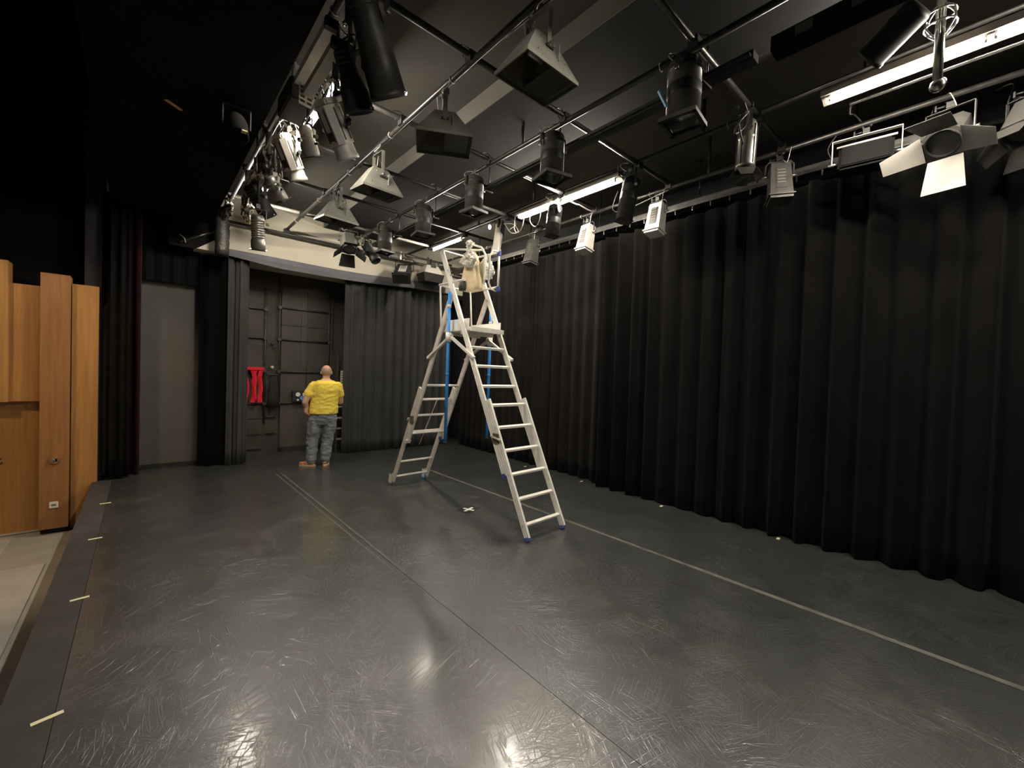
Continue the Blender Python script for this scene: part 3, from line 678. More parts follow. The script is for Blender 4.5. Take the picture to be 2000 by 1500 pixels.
def flood(label, loc, pan=0, tilt=0, m='lampgrey'):
    t = thing('floodlight', label, 'floodlight', loc, 0, 'open trapezoid floodlights')
    clamp(t)
    Mx = T(0, 0, -0.26) @ rot('Z', pan) @ rot('X', tilt)
    a0, a1 = (0.17, 0.13), (0.46, 0.31)
    b = MB(Mx)
    b.frustum(0.0, a0, -0.235, a1, (0, 0.0), (0.0, 0.0), True, False)
    b.frustum(-0.006, (a0[0]-0.012, a0[1]-0.012), -0.235, (a1[0]-0.012, a1[1]-0.012), cap0=True, cap1=False)
    for s in (-1, 1):
        b.box((0, s*a1[1]/2, -0.247), (a1[0]+0.006, 0.008, 0.024)); b.box((s*a1[0]/2, 0, -0.247), (0.008, a1[1], 0.024))
    b.build('hood', m, t)
    MB(Mx).frustum(-0.02, (0.12, 0.09), -0.20, (0.40, 0.26), cap1=False).build('reflector', 'reflector', t)
    MB(Mx).b2((0.06, -0.135, -0.23), (0.066, 0.135, -0.06)).build('baffle', 'lampgrey', t)
    MB(Mx).b2((0.0, -0.135, -0.235), (0.20, 0.135, -0.229)).build('half_plate', 'lampblk', t)
    MB(Mx).cone((-0.08, 0, -0.12), (0.04, 0, -0.12), 0.012).build('lamp_rod', 'white', t)
    b = MB()
    b.box((0, 0, -0.09), (0.03, 0.15, 0.005))
    st = MB(rot('Z', pan)); st.box((0, 0, -0.085), (0.035, 0.21, 0.005))
    for s in (-1, 1): st.bar((0, s*0.105, -0.085), (0, s*0.105, -0.36), 0.035, 0.005, (0, 1, 0))
    y = st.build('yoke', 'lampgrey', t)
    for s in (-1, 1): MB(rot('Z', pan)).cone((0, s*0.10, -0.345), (0, s*0.135, -0.345), 0.017, n=8).build('knob', 'chrome', y)
    MB(Mx).b2((-0.03, -0.115, -0.105), (0.03, -0.100, -0.085)).build('vent_slot', 'black', t)
    for x, z in ((-0.06, -0.05), (0.12, -0.16), (0.06, -0.17), (-0.13, -0.19)):
        MB(Mx).ball((x, -0.065-0.383*(-z)*1.0-0.004, z), 0.006, 6).build('rivet', 'chrome', t)
    lead(t, [(0.05, 0.05, -0.27), (0.14, 0.08, -0.2), (0.08, 0.16, -0.06), (0.03, 0.10, 0.04), (0.0, 0.25, 0.035)])
    lead(t, [(-0.04, -0.02, -0.09), (-0.08, -0.08, -0.12), (-0.03, -0.10, -0.05), (0.0, -0.04, 0.03)], 'cable_w', 0.0035)
    lead(t, [(0.02, 0.05, -0.06), (0.03, 0.12, -0.18), (0.02, 0.16, -0.08), (0.0, 0.15, 0.03)], 'cable_w', 0.003)
    return t
flood('largest grey floodlight, open front facing down, at top centre', (1.93, 2.04, GZ), 0, 0)
flood('second grey floodlight, darkest, left of the black par cans', (1.93, 3.17, GZ), -30, -6)
flood('third grey floodlight with a bright left side, mid row', (1.93, 4.52, GZ), 4, 4)
flood('fourth and smallest grey floodlight, nearest the pale wall', (1.93, 5.80, GZ), 6, 3)

def profile(label, loc, pan, tilt, L=0.40, s=0.17, drop=0.24, m='lampwht', grp='pale profile spots on the left pipe'):
    t = thing('profile_spot', label, 'spotlight', loc, 0, grp)
    clamp(t); yoke(t, None, s+0.07, drop-0.07, m, 0.045, 'lampblk', pan)
    Mx = aim(pan, tilt, drop)
    b = MB(Mx); k = s/2; c = k*0.45
    poly = [(-k, -k+c), (-k+c, -k), (k-c, -k), (k, -k+c), (k, k-c), (k-c, k), (-k+c, k), (-k, k-c)]
    b.prism(poly, lambda e, p: (p[0], p[1], 0.13 if e == 0 else -L+0.17))
    body = b.build('body', m, t)
    MB(Mx).bevbox((0, 0, 0.15), (s*0.8, s*0.8, 0.05), 0.012).build('rear_cap', m, t)
    MB(Mx @ T(0, 0, -L+0.17)).lathe([(k*0.95, 0.0), (k*0.98, -0.07), (k*1.06, -0.075), (k*1.06, -0.10), (k*0.88, -0.10), (k*0.88, -0.05), (0, -0.045)], 22).build('lens_tube', m, t)
    for sx in (-1, 1):
        for y in (-0.3, 0.3): MB(Mx).b2((sx*k-0.004, y*k*1.2-0.006, -L+0.19), (sx*k+0.004, y*k*1.2+0.006, 0.11)).build('groove', 'lampdk', body)
    for sy in (-1, 1):
        for x in (-0.3, 0.3): MB(Mx).b2((x*k*1.2-0.006, sy*k-0.004, -L+0.19), (x*k*1.2+0.006, sy*k+0.004, 0.11)).build('groove', 'lampdk', body)
        MB(Mx).b2((-0.022, sy*k-0.005, -0.05), (0.022, sy*k+0.005, -0.035)).build('slot', 'black', body)
        q = MB(Mx).b2((-0.028, sy*k-0.005, -L+0.20), (0.028, sy*k+0.005, -L+0.255)).build('badge', 'ink', body)
    MB(Mx).cone((k, 0.02, -0.02), (k+0.06, 0.02, 0.02), 0.012, n=8).build('shutter_handle', 'lampblk', t)
    lead(t, [tuple(Mx @ Vector((0, 0.05, 0.17))), tuple(Mx @ Vector((-0.06, 0.12, 0.19))), (-0.06, 0.16, -0.06), (-0.02, 0.12, 0.04), (0, 0.3, 0.03)])
    lead(t, [tuple(Mx @ Vector((-0.03, -0.05, 0.17))), tuple(Mx @ Vector((-0.15, -0.10, 0.08))), (-0.10, -0.10, -0.06), (0.0, -0.05, 0.03)], 'cable_w', 0.0045)
    return t
profile('pale profile spot hanging right below the glaring lit tube', (1.02, 3.14, GZ-0.46), -70, 34, 0.28, 0.155, 0.28)
profile('pale profile spot with dark badge, left of the bright lamp, third along', (1.02, 4.44, GZ-0.18), -64, 31, 0.30, 0.165, 0.28)
def small_spot(label, loc, pan, tilt, L, r, drop, m, grp='small spots on the left pipe', frame=True):
    t = thing('small_spot', label, 'spotlight', loc, 0, grp)
    clamp(t); yoke(t, None, 2*r+0.03, max(0.03, drop-0.07), m, 0.025, 'chrome', pan)
    Mx = aim(pan, tilt, drop)
    b = MB(Mx); pf = [(0, 0.09), (r*0.75, 0.088), (r*0.98, 0.06)]
    z = 0.04
    while z > -L+0.15: pf += [(r, z), (r, z-0.016), (r*0.93, z-0.018), (r*0.93, z-0.024)]; z -= 0.026
    pf += [(r*0.95, -L+0.12), (r*1.08, -L+0.10), (r*1.08, -L+0.02), (r*0.95, -L), (r*0.9, -L), (r*0.88, -L+0.04), (0, -L+0.045)]
    b.lathe(pf, 20); b.build('body', m, t)
    MB(Mx @ T(0, 0, -L+0.05)).lathe([(0, 0.01), (r*0.86, 0), (r*0.86, -0.003)], 16).build('lens', 'lens', t)
    if frame:
        f = MB(Mx)
        for a in range(4):
            f.M = Mx @ T(0, 0, -L) @ rot('Z', 90*a); f.plate([(-r*1.25, -r*1.25, 0), (r*1.25, -r*1.25, 0), (r*0.9, -r*0.9, 0), (-r*0.9, -r*0.9, 0)], 0.006)
        f.build('gel_frame', 'lampblk', t)
    MB(Mx).cone((r, 0, -0.05), (r+0.035, 0, -0.05), 0.01, n=8).build('focus_knob', 'lampblk', t)
    lead(t, [tuple(Mx @ Vector((0, 0, 0.08))), tuple(Mx @ Vector((0.03, 0.08, 0.13))), (0.05, 0.12, -0.05), (0, 0.08, 0.04), (0, 0.2, 0.03)])
    return t
small_spot('little pale ribbed spot between the two pale profile spots', (1.00, 3.75, GZ-0.44), -60, 28, 0.14, 0.052, 0.14, 'lampwht')
small_spot('small grey spot with black front frame, below the third profile spot', (1.00, 4.90, GZ-0.45), -70, 43, 0.15, 0.055, 0.16, 'silver')
small_spot('slim silver cylinder spot pointing down before the pale wall', (0.99, 5.64, GZ-0.57), -17, 18, 0.30, 0.070, 0.24, 'silver')
small_spot('black spot tilted down beside the fifth par can', (3.0, 7.42, GZ-0.05), -150, 38, 0.34, 0.085, 0.22, 'lampblk', 'spots before the pale wall', False)
# big black spots, top left
def theatre_spot(label, loc, pan, tilt, L, r0, r1, drop, m='lampblk', hood=0.0):
    t = thing('theatre_spot', label, 'spotlight', loc, 0, 'large black spots on the left pipe')
    clamp(t); yoke(t, None, 2*r1+0.05, drop-0.07, m, 0.045, 'chrome', pan)
    Mx = aim(pan, tilt, drop)
    MB(Mx).lathe([(0, 0.17), (r0*0.8, 0.165), (r0, 0.14), (r0, 0.02), (r0*1.04, 0.015), (r0*1.04, -0.005), (r1*0.92, -L*0.45), (r1, -L*0.9), (r1*1.03, -L*0.9), (r1*1.03, -L), (r1*0.93, -L), (r1*0.9, -L+0.08), (0, -L+0.09)], 24).build('body', m, t)
    MB(Mx @ T(0, 0, -L+0.10)).lathe([(0, 0.02), (r1*0.86, 0), (r1*0.86, -0.004)], 18).build('lens', 'lens', t)
    MB(Mx).bevbox((0, 0.0, 0.10), (r0*2.2, r0*1.2, 0.10), 0.01).build('lamp_house', m, t)
    for k in range(3): MB(Mx).lathe([(r0*1.01, 0.12-0.03*k), (r0*1.06, 0.115-0.03*k), (r0*1.06, 0.108-0.03*k), (r0*1.01, 0.103-0.03*k)], 20).build('cooling_fin', m, t)
    MB(Mx).cone((r1*0.9, 0, -L+0.03), (r1*1.15, 0, -L+0.01), 0.012, n=8).build('front_catch', 'chrome', t)
    lead(t, [tuple(Mx @ Vector((0, 0, 0.17))), tuple(Mx @ Vector((0.05, 0.1, 0.2))), (0.08, 0.18, -0.05), (0.03, 0.2, 0.04), (0, 0.35, 0.035)])
    return t
theatre_spot('largest black spot with a wide body, at the top left', (1.0, 2.57, GZ-0.02), -60, 36, 0.42, 0.085, 0.115, 0.30)
theatre_spot('black conical spot in front of the glaring lit tube', (1.02, 2.90, GZ-0.28), -64, 28, 0.23, 0.058, 0.098, 0.20)
theatre_spot('black spot below crumpled foil, left of the smaller floodlights', (1.02, 5.80, GZ-0.20), -68, 39, 0.22, 0.085, 0.098, 0.28)
t = thing('dimmer_box', 'black box with pale side label beside the glaring lit tube', 'box', (0.93, 3.86, GZ-0.08))
MB().bevbox((0, 0, -0.19), (0.18, 0.40, 0.17), 0.012).build('case', 'lampblk', t)
MB().b2((-0.03, -0.03, -0.11), (0.03, 0.03, 0.06)).build('clamp', 'pipe_b', t)
MB().b2((0.09, -0.18, -0.26), (0.096, 0.10, -0.13)).build('side_panel', 'lampwht', t)
lead(t, [(0.08, -0.2, -0.2), (0.16, -0.28, -0.3), (0.20, -0.25, -0.15), (0.08, -0.3, 0.0)], 'cable_w', 0.005)
t = thing('label_sheet', 'white printed label sheet hanging left of the glaring tube', 'paper', (0.95, 3.52, 3.73))
MB(rot('Z', 10)).b2((-0.085, -0.002, 0), (0.085, 0.002, 0.16)).build('sheet', 'paper', t)
MB(rot('Z', 10)).b2((-0.004, -0.003, 0.15), (0.004, 0.003, 0.47)).build('string', 'cable_w', t)
for i in range(4):
    for j in range(3): MB(rot('Z', 10)).b2((-0.075+0.052*j, -0.0035, 0.02+0.034*i), (-0.042+0.052*j, -0.0022, 0.038+0.034*i)).build('print_mark', 'lampdk', t)
# crumpled foil round the lamps
def crumple(label, c, sz, seed, m='foil'):
    rr = random.Random(seed); bm = bmesh.new(); bmesh.ops.create_icosphere(bm, subdivisions=3, radius=1)
    for v in bm.verts:
        k = 0.75+0.5*rr.random(); v.co = Vector((v.co.x*sz[0]*k, v.co.y*sz[1]*k, v.co.z*sz[2]*k))
    b = MB(T(*c)); b.M = T(*c); bm.verts.index_update()
    b._add([v.co.copy() for v in bm.verts], [[v.index for v in f.verts] for f in bm.faces]); bm.free()
    return tag((b.cone((0, 0, sz[2]*0.6), (0, 0, GZ-c[2]+0.02), 0.022, 0.03, n=8), b)[1].build('foil_wrap', m), label, 'foil')
crumple('upper clump of crumpled silver foil above the black spot', (0.99, 5.78, 3.94), (0.08, 0.16, 0.09), 1)
crumple('lower clump of crumpled silver foil by the silver cylinder spot', (0.97, 6.22, 3.72), (0.06, 0.12, 0.16), 2)
crumple('dark crumpled black foil under the left pipe above the foil clumps', (0.97, 5.06, 3.86), (0.08, 0.12, 0.12), 3, 'wrap')
crumple('far dark foil clump on the left pipe near the wrapped bundle', (0.93, 7.6, 4.03), (0.07, 0.35, 0.08), 5, 'wrap')
t = thing('small_spot', 'dim black lamp with two greenish tape marks, left of the grid', 'spotlight', (0.62, 4.55, 4.06))
MB(T(0, 0, -0.18) @ rot('X', -30)).lathe([(0, 0.12), (0.07, 0.11), (0.09, 0.04), (0.09, -0.12), (0.075, -0.12), (0, -0.08)], 18).build('body', 'void', t)
MB().b2((-0.11, -0.02, -0.18), (-0.10, 0.02, 0)).build('yoke', 'lampblk', t); MB().b2((0.10, -0.02, -0.18), (0.11, 0.02, 0)).build('yoke', 'lampblk', t)
MB().b2((-0.11, -0.02, -0.005), (0.11, 0.02, 0.005)).build('yoke_bar', 'lampblk', t)
MB().b2((0.02, -0.15, -0.26), (0.06, -0.10, -0.25)).build('tape_patch', 'ytape', t)
tag(MB(T(0.15, 4.86, 4.052) @ rot('Z', 40)).b2((0, 0, 0), (0.15, 0.035, 0.006)).build('tape_mark', 'orange'), 'orange tape strip on the dark proscenium underside', 'tape')

# fresnels with barn doors
def fresnel(label, loc, pan, tilt, s=0.20, L=0.24, drop=0.24, m='lampdk', doors='lampblk', dl=0.16, open_=(25, 25, 25, 25), ym='lampdk', grp='fresnels with barn doors', dm=None, round_=False):
    t = thing('fresnel_spot', label, 'spotlight', loc, 0, grp)
    clamp(t); yoke(t, None, s+0.06, drop-0.07, ym, 0.03, 'chrome', pan)
    Mx = aim(pan, tilt, drop); k = s/2
    b = MB(Mx); c = k*0.35
    poly = [(-k, -k), (k, -k), (k, k-c), (k-c, k), (-k+c, k), (-k, k-c)]
    if round_:
        b.lathe([(0, 0.12), (k*0.7, 0.115), (k*0.85, 0.08), (k*0.85, -0.02), (k*0.9, -0.025), (k*0.9, -0.045), (k*0.85, -0.05), (k*0.88, 0.13-L), (k*1.0, 0.10-L), (0, 0.105-L)], 20)
        for a in range(8): b.M = Mx @ rot('Z', 45*a); b.b2((k*0.8, -0.006, 0.12-L), (k*0.97, 0.006, 0.07))
        b.M = Mx
    else: b.prism(poly, lambda e, p: (p[0], p[1], 0.10 if e == 0 else 0.10-L))
    bd = b.build('body', m, t)
    MB(Mx @ T(0, 0, 0.10-L)).lathe([(k*0.95, 0.002), (k*0.95, -0.025), (k*0.82, -0.025), (k*0.80, 0.0), (0, 0.004)], 20).build('lens_ring', 'lampblk', t)
    for i in range(3): MB(Mx).b2((-k*0.7, -k-0.004, 0.06-0.03*i), (k*0.7, -k+0.001, 0.07-0.03*i)).build('vent_slot', 'black', bd)
    for a in range(4):
        D = MB(Mx @ T(0, 0, 0.075-L) @ rot('Z', 90*a) @ T(0, -k, 0) @ rot('X', -open_[a]))
        w0, w1 = k*0.9, (k*0.55 if a % 2 else k*1.15)
        D.plate([(-w0, 0, 0), (w0, 0, 0), (w1, 0, -dl), (-w1, 0, -dl)], 0.004); D.build('barn_door', (dm[a] if dm else doors), t)
    lead(t, [tuple(Mx @ Vector((0, 0, 0.10))), tuple(Mx @ Vector((0.06, 0.1, 0.16))), (0.10, 0.12, -0.06), (0.02, 0.10, 0.05), (0, 0.2, 0.03)])
    lead(t, [(-0.04, -0.03, -0.08), (-0.12, -0.04, -0.12), (-0.10, 0.0, 0.0), (0, 0.03, 0.035)], 'cable_w', 0.0035)
    return t
def slim_spot(label, loc, pan, tilt, m, drop=0.24):
    pass
fresnel('grey spot with small barn doors hanging on the nearest cross pipe, right', (4.10, 1.53, GZ+0.05), 30, 2, 0.17, 0.40, 0.26, 'silver', 'lampdk', 0.09, (28, 28, 28, 28), round_=True)
fresnel('black fresnel with open barn doors between fourth floodlight and pale wall', (2.70, 7.50, GZ+0.05), 170, 28, 0.24, 0.26, 0.28, 'lampgrey', 'lampblk', 0.22, (50, 40, 55, 40))
fresnel('spot with pale barn doors at the far right, lit from above', (5.10, 0.30, GZ), 78, 48, 0.24, 0.26, 0.30, 'lampdk', 'lampwht', 0.28, (44, 60, 40, 50), dm=('lampwht', 'lampwht', 'lampblk', 'lampdk'))
fresnel('dark fresnel with closed flaps at the far right frame edge', (5.28, -0.14, GZ), 60, 30, 0.22, 0.26, 0.26, 'lampdk', 'lampdk', 0.20, (20, 20, 20, 20))

# box floods
def box_flood(label, loc, pan, tilt, w_=0.20, d_=0.15, h_=0.36, drop=0.20, m='lampwht', panel='lampdk', grp='box floods by the side curtain', ym='lampblk'):
    t = thing('box_flood', label, 'floodlight', loc, 0, grp)
    clamp(t)
    Mx = aim(pan, tilt, drop)
    b = MB(Mx); b.frustum(0.07, (w_*0.86, d_*0.8), 0.07-h_, (w_, d_)); b.build('body', m, t)
    fl_ = MB(Mx); fl_.box((0, 0, 0.065-h_), (w_*1.14, d_*1.2, 0.014)); fl_.box((0, 0, 0.045-h_), (w_*0.98, d_*1.02, 0.03)); fl_.build('front_flange', m, t)
    for s in (-1, 1):
        pn = MB(Mx).plate([(-w_*0.22, s*(d_*0.43), 0.0), (w_*0.22, s*(d_*0.43), 0.0), (w_*0.24, s*(d_*0.485), -h_*0.62), (-w_*0.24, s*(d_*0.485), -h_*0.62)], 0.008).build('vent_panel', panel, t)
        for q in range(5): MB(Mx).b2((-w_*0.17, s*d_*0.455-0.008, -0.03-0.035*q), (w_*0.17, s*d_*0.455+0.008, -0.018-0.035*q)).build('slat', 'lampgrey', pn)
    Y = MB(rot('Z', pan)); h = w_*0.5+0.025
    Y.tube([(-h, 0, -drop-0.05), (-h, 0, -0.12), (-h+0.03, 0, -0.085), (h-0.03, 0, -0.085), (h, 0, -0.12), (h, 0, -drop-0.05)], 0.009, 6)
    y = Y.build('yoke', ym, t)
    for s in (-1, 1): MB(rot('Z', pan)).cone((s*(h-0.03), 0, -drop-0.04), (s*(h+0.03), 0, -drop-0.04), 0.013, n=8).build('knob', 'chrome', y)
    lead(t, [tuple(Mx @ Vector((0.0, 0.03, 0.07))), (0.06, 0.10, -0.05), (0.02, 0.14, 0.05), (0, 0.28, 0.03)])
    lead(t, [(-0.02, -0.04, -0.09), (-0.07, -0.09, -0.14), (-0.08, -0.12, -0.02), (0, -0.1, 0.035)], 'cable_w', 0.0035)
    return t
BP = -92
box_flood('nearest box flood by the curtain, dull grey with shiny edge', (5.05, 1.55, GZ-0.02), -60, -12, 0.21, 0.17, 0.37, m='lampdk', panel='lampdk')
box_flood('pale box flood with dark vent, second nearest along the curtain', (5.05, 2.95, GZ-0.04), BP+4, -12, 0.20, 0.17, 0.37)
box_flood('brightest pale box flood, below the lit tube pair', (5.05, 4.10, GZ-0.04), BP-2, -12, 0.20, 0.17, 0.37)
box_flood('dark grey box flood just right of the stepladder top', (5.05, 5.28, GZ), BP, -10, 0.20, 0.17, 0.40, m='lampdk', panel='lampdk')
box_flood('pale faced tilted box flood before the pale wall, left of ladder', (4.10, 8.15, 4.16), -38, -48, 0.32, 0.20, 0.44, 0.30, m='lampblk', panel='lampwht', grp='floods on the end pipe')
flood_end = thing('box_flood', 'pale trapezoid flood with black skirt behind the ladder stile', 'floodlight', (4.72, 8.15, 4.16), 0, 'floods on the end pipe')
clamp(flood_end)
MB(T(0, 0, -0.12)).frustum(0, (0.28, 0.18), -0.18, (0.46, 0.30)).build('hood', 'lampwht', flood_end)
MB(T(0, 0, -0.30)).frustum(0, (0.50, 0.34), -0.18, (0.42, 0.28)).build('skirt', 'lampblk', flood_end)
MB(T(0, -0.10, -0.12)).b2((-0.06, -0.02, -0.05), (0.06, 0.0, 0.06)).build('bracket', 'chrome', flood_end)
# wide panel light with white yoke
t = thing('panel_light', 'wide dark panel light in a white bracket, upper right', 'floodlight', (5.05, 0.84, GZ-0.02))
clamp(t)
Mp = T(0, 0, -0.30) @ rot('Z', -82) @ rot('X', -28)
MB(Mp).bevbox((0, 0, 0), (0.40, 0.14, 0.30), 0.02).build('body', 'void', t)
MB(Mp).b2((-0.17, -0.078, -0.12), (0.17, -0.068, 0.12)).build('front_cover', 'void', t)
MB(Mp).b2((-0.17, 0.068, -0.12), (0.17, 0.078, 0.12)).build('rear_cover', 'lampdk', t)
for i in range(6): MB(Mp).b2((-0.15, 0.076, -0.10+0.035*i), (0.15, 0.086, -0.09+0.035*i)).build('cooling_fin', 'lampblk', t)
Yk = rot('Z', -82)
b = MB(Yk); b.box((0, 0, -0.085), (0.50, 0.045, 0.006))
for s in (-1, 1): b.box((s*0.25, 0, -0.195), (0.006, 0.045, 0.225))
y = b.build('yoke', 'lampwht', t, label='white bracket')
for s in (-1, 1): MB(Yk).cone((s*0.20, 0, -0.30), (s*0.28, 0, -0.30), 0.016, n=8).build('knob', 'chrome', y)
MB(Mp).tube([(-0.22, -0.05, 0.17), (0.22, -0.05, 0.17)], 0.010, 6).build('handle_bar', 'lampwht', t)
lead(t, [(0.02, 0.1, -0.15), (0.05, 0.22, -0.25), (0.03, 0.3, -0.1), (0, 0.2, 0.03)])
# pale LED arm by the ladder top
t = thing('angled_spot', 'pale angled spot with a lit bulb right of the ladder cage', 'spotlight', (4.33, 5.36, 4.28))
clamp(t)
Ma = T(0, 0, -0.30) @ rot('Z', 120) @ rot('X', 16)
MB(Ma).bevbox((0, 0, 0.0), (0.11, 0.10, 0.44), 0.012).build('body', 'lampwht', t); MB(Ma).bevbox((0, 0, -0.28), (0.13, 0.12, 0.14), 0.012).build('front_box', 'lampwht', t)
MB(Ma).cone((0.0, -0.06, 0.0), (0, -0.03, 0.0), 0.022).build('knob', 'lampblk', t); MB(Ma).b2((-0.07, -0.07, 0.05), (-0.056, 0.07, 0.25)).build('bracket', 'lampblk', t)
MB().b2((-0.02, -0.02, -0.16), (0.02, 0.02, -0.03)).build('stem', 'lampblk', t)
lead(t, [(0.03, -0.02, -0.1), (0.2, -0.12, -0.08), (0.22, -0.24, -0.22), (0.10, -0.2, -0.26), (0.03, -0.1, -0.1)], 'cable_w', 0.006)
lead(t, [(0.03, -0.02, -0.06), (0.14, -0.1, 0.0), (0.2, -0.2, -0.1), (0.1, -0.16, -0.2)], 'cable_w', 0.005)
MB().ball((-0.12, 0.08, -0.16), 0.03, 10, (0.8, 0.8, 1.3)).build('bulb', emit('lit_bulb', (1.0, 0.85, 0.62), 4.0), t)
MB().cone((-0.12, 0.08, -0.13), (-0.05, 0.03, -0.05), 0.012, n=8).build('bulb_arm', 'lampblk', t)
# top right: big black can, caged chrome clamp
t = thing('theatre_spot', 'black can tilted left at the top right, above the largest tube', 'spotlight', (3.80, 0.46, GZ+0.05), 0)
clamp(t)
Mc = T(0, 0.05, -0.10) @ rot('Z', 172) @ rot('X', -52)
MB(T(0, 0.05, -0.10) @ rot('Z', -20) @ rot('X', 62)).lathe([(0, 0.16), (0.08, 0.155), (0.095, 0.13), (0.095, -0.14), (0.10, -0.145), (0.10, -0.17), (0.085, -0.17), (0.08, -0.10), (0, -0.09)], 22).build('body', 'lampblk', t)
MB().b2((-0.11, 0.03, -0.12), (-0.10, 0.07, -0.06)).build('yoke', 'lampblk', t); MB().b2((0.10, 0.03, -0.12), (0.11, 0.07, -0.06)).build('yoke', 'lampblk', t); MB().b2((-0.11, 0.03, -0.066), (0.11, 0.07, -0.06)).build('yoke_bar', 'lampblk', t)
t = thing('safety_hanger', 'shiny chrome hanger with wire cage crossing the large lit tube', 'hanger', (4.06, 0.31, GZ))
MB().cone((0, 0, 0.44), (0.0, 0.0, -0.36), 0.026).build('rod', 'chrome', t)
for k in range(6):
    a = k*math.pi/3
    MB().tube(spline([(0.02*math.cos(a), 0.02*math.sin(a), 0.16), (0.075*math.cos(a), 0.075*math.sin(a), 0.10), (0.08*math.cos(a), 0.08*math.sin(a), 0.02), (0.03*math.cos(a), 0.03*math.sin(a), -0.05)]), 0.006, 6).build('cage_wire', 'chrome', t)
for z, r in ((0.10, 0.078), (0.02, 0.083)): MB(T(0, 0, z)).tube([(r*math.cos(a*0.39), r*math.sin(a*0.39), 0) for a in range(16)], 0.005, 6, closed=True).build('cage_ring', 'chrome', t)
MB().ball((0, 0, -0.38), 0.042, 12).build('end_ball', 'chrome', t)
MB().ball((0.05, -0.02, -0.34), 0.026, 10).build('nut', 'chrome', t)
# loose cables
def cable(label, pts, m='cable', r=0.007): return tag(MB().tube(spline(pts), r, 6).build('hanging_cable', m), label, 'cable')
cable('pale cable looping beside the middle lit tube', [(4.33, 3.95, 4.2), (4.45, 3.85, 4.12), (4.6, 3.9, 4.16), (4.85, 3.95, 4.18), (5.03, 4.0, 4.22)], 'cable_w', 0.011)
cable('black cable sagging along the big flood pipe near the top', [(1.93, 0.6, 4.17), (1.96, 1.2, 4.12), (1.95, 1.7, 4.15), (1.93, 2.4, 4.16)])
cable('dark cable drooping from the black can by the middle tube', [(4.30, 3.05, 4.0), (4.42, 3.2, 3.86), (4.62, 3.15, 3.9), (5.03, 2.8, 4.17)], 'cable_w', 0.006)
cable('two-turn black cable coil left of the small barn door spot', [(4.0, 1.5, 4.15), (3.86, 1.45, 4.05), (3.80, 1.5, 3.95), (3.88, 1.55, 3.92), (3.96, 1.5, 4.0), (3.88, 1.45, 4.07), (3.82, 1.5, 3.98), (3.98, 1.52, 3.86)], 'cable', 0.008)
cable('cable loop hanging left of the flap can under the tube line', [(4.33, 4.75, 4.22), (4.28, 4.72, 4.0), (4.31, 4.85, 3.92), (4.34, 4.98, 4.02), (4.33, 4.95, 4.22)], 'cable_w', 0.006)
cable('second cable loop next to the flap can, nearer the tube', [(4.33, 4.40, 4.22), (4.28, 4.36, 4.0), (4.31, 4.48, 3.92), (4.33, 4.62, 4.05), (4.33, 4.6, 4.22)], 'cable_w', 0.006)
rc = random.Random(21)
for i, (y, lb) in enumerate(((3.3, 'tangle of pale cables right above the label sheet'), (4.55, 'pale cable tangle above the third profile spot'), (5.3, 'cable tangle over the upper foil clump'))):
    t = thing('cable_tangle', lb, 'cable', (0.99, y, 4.1))
    for k in range(5):
        p = [(0, 0.1*k-0.2, 0.06)]
        for j in range(4): p.append((0.06+0.10*rc.random(), 0.1*k-0.2+0.18*(rc.random()-0.5), 0.0-0.09*j+0.06*rc.random()))
        p.append((0.0, 0.1*k-0.15, 0.05)); MB().tube(spline(p), 0.006, 6).build('strand', 'cable_w' if k % 2 else 'cable', t)

# ================================================================== STEPLADDER
LA = thing('step_ladder', 'tall aluminium platform stepladder standing in mid stage', 'ladder', (3.264, 4.561, 0), 3.1)
HW = 0.293
def stile(s, side, z0, z1, off, m='alu'):
    """side -1 front, +1 back; s -1 left +1 right; off along the outward normal"""
    y0, tn = (-1.404, 0.492) if side < 0 else (1.383, -0.478)
    nrm = Vector((0, -1 if side < 0 else 1, abs(tn))).normalized()*off*1.0
    f = lambda z: Vector((s*HW, y0+tn*z, z))+nrm
    b = MB(); p0, p1 = f(z0), f(z1); d = (p1-p0).normalized(); x = Vector((1, 0, 0)); yv = d.cross(x).normalized()
    Mx = Matrix((x, yv, d)).transposed().to_4x4(); L = (p1-p0).length
    # channel section with two ribs on the outer side
    b.box((p0+p1)/2, (0.022, 0.072, L), Mx)
    for yy in (-0.029, 0.0, 0.029): b.box((p0+p1)/2+x*s*0.012+yv*yy, (0.006, 0.010, L), Mx)
    return b.build('stile', m, LA), f, d
def rung(side, z, off, m='alu', r=0.016):
    y0, tn = (-1.404, 0.492) if side < 0 else (1.383, -0.478)
    nrm = Vector((0, -1 if side < 0 else 1, abs(tn))).normalized()*off
    a = Vector((-HW, y0+tn*z, z))+nrm; c = Vector((HW, y0+tn*z, z))+nrm
    b = MB(); b.bar(a, c, 0.034, 0.026, (0, -tn if side < 0 else -tn, 1)); o = b.build('rung', m, LA)
    for s, p in ((-1, a), (1, c)): MB().cone(p+Vector((s*0.012, 0, 0)), p+Vector((s*0.019, 0, 0)), 0.011, n=8).build('rivet', 'alu_d', o)
    return o
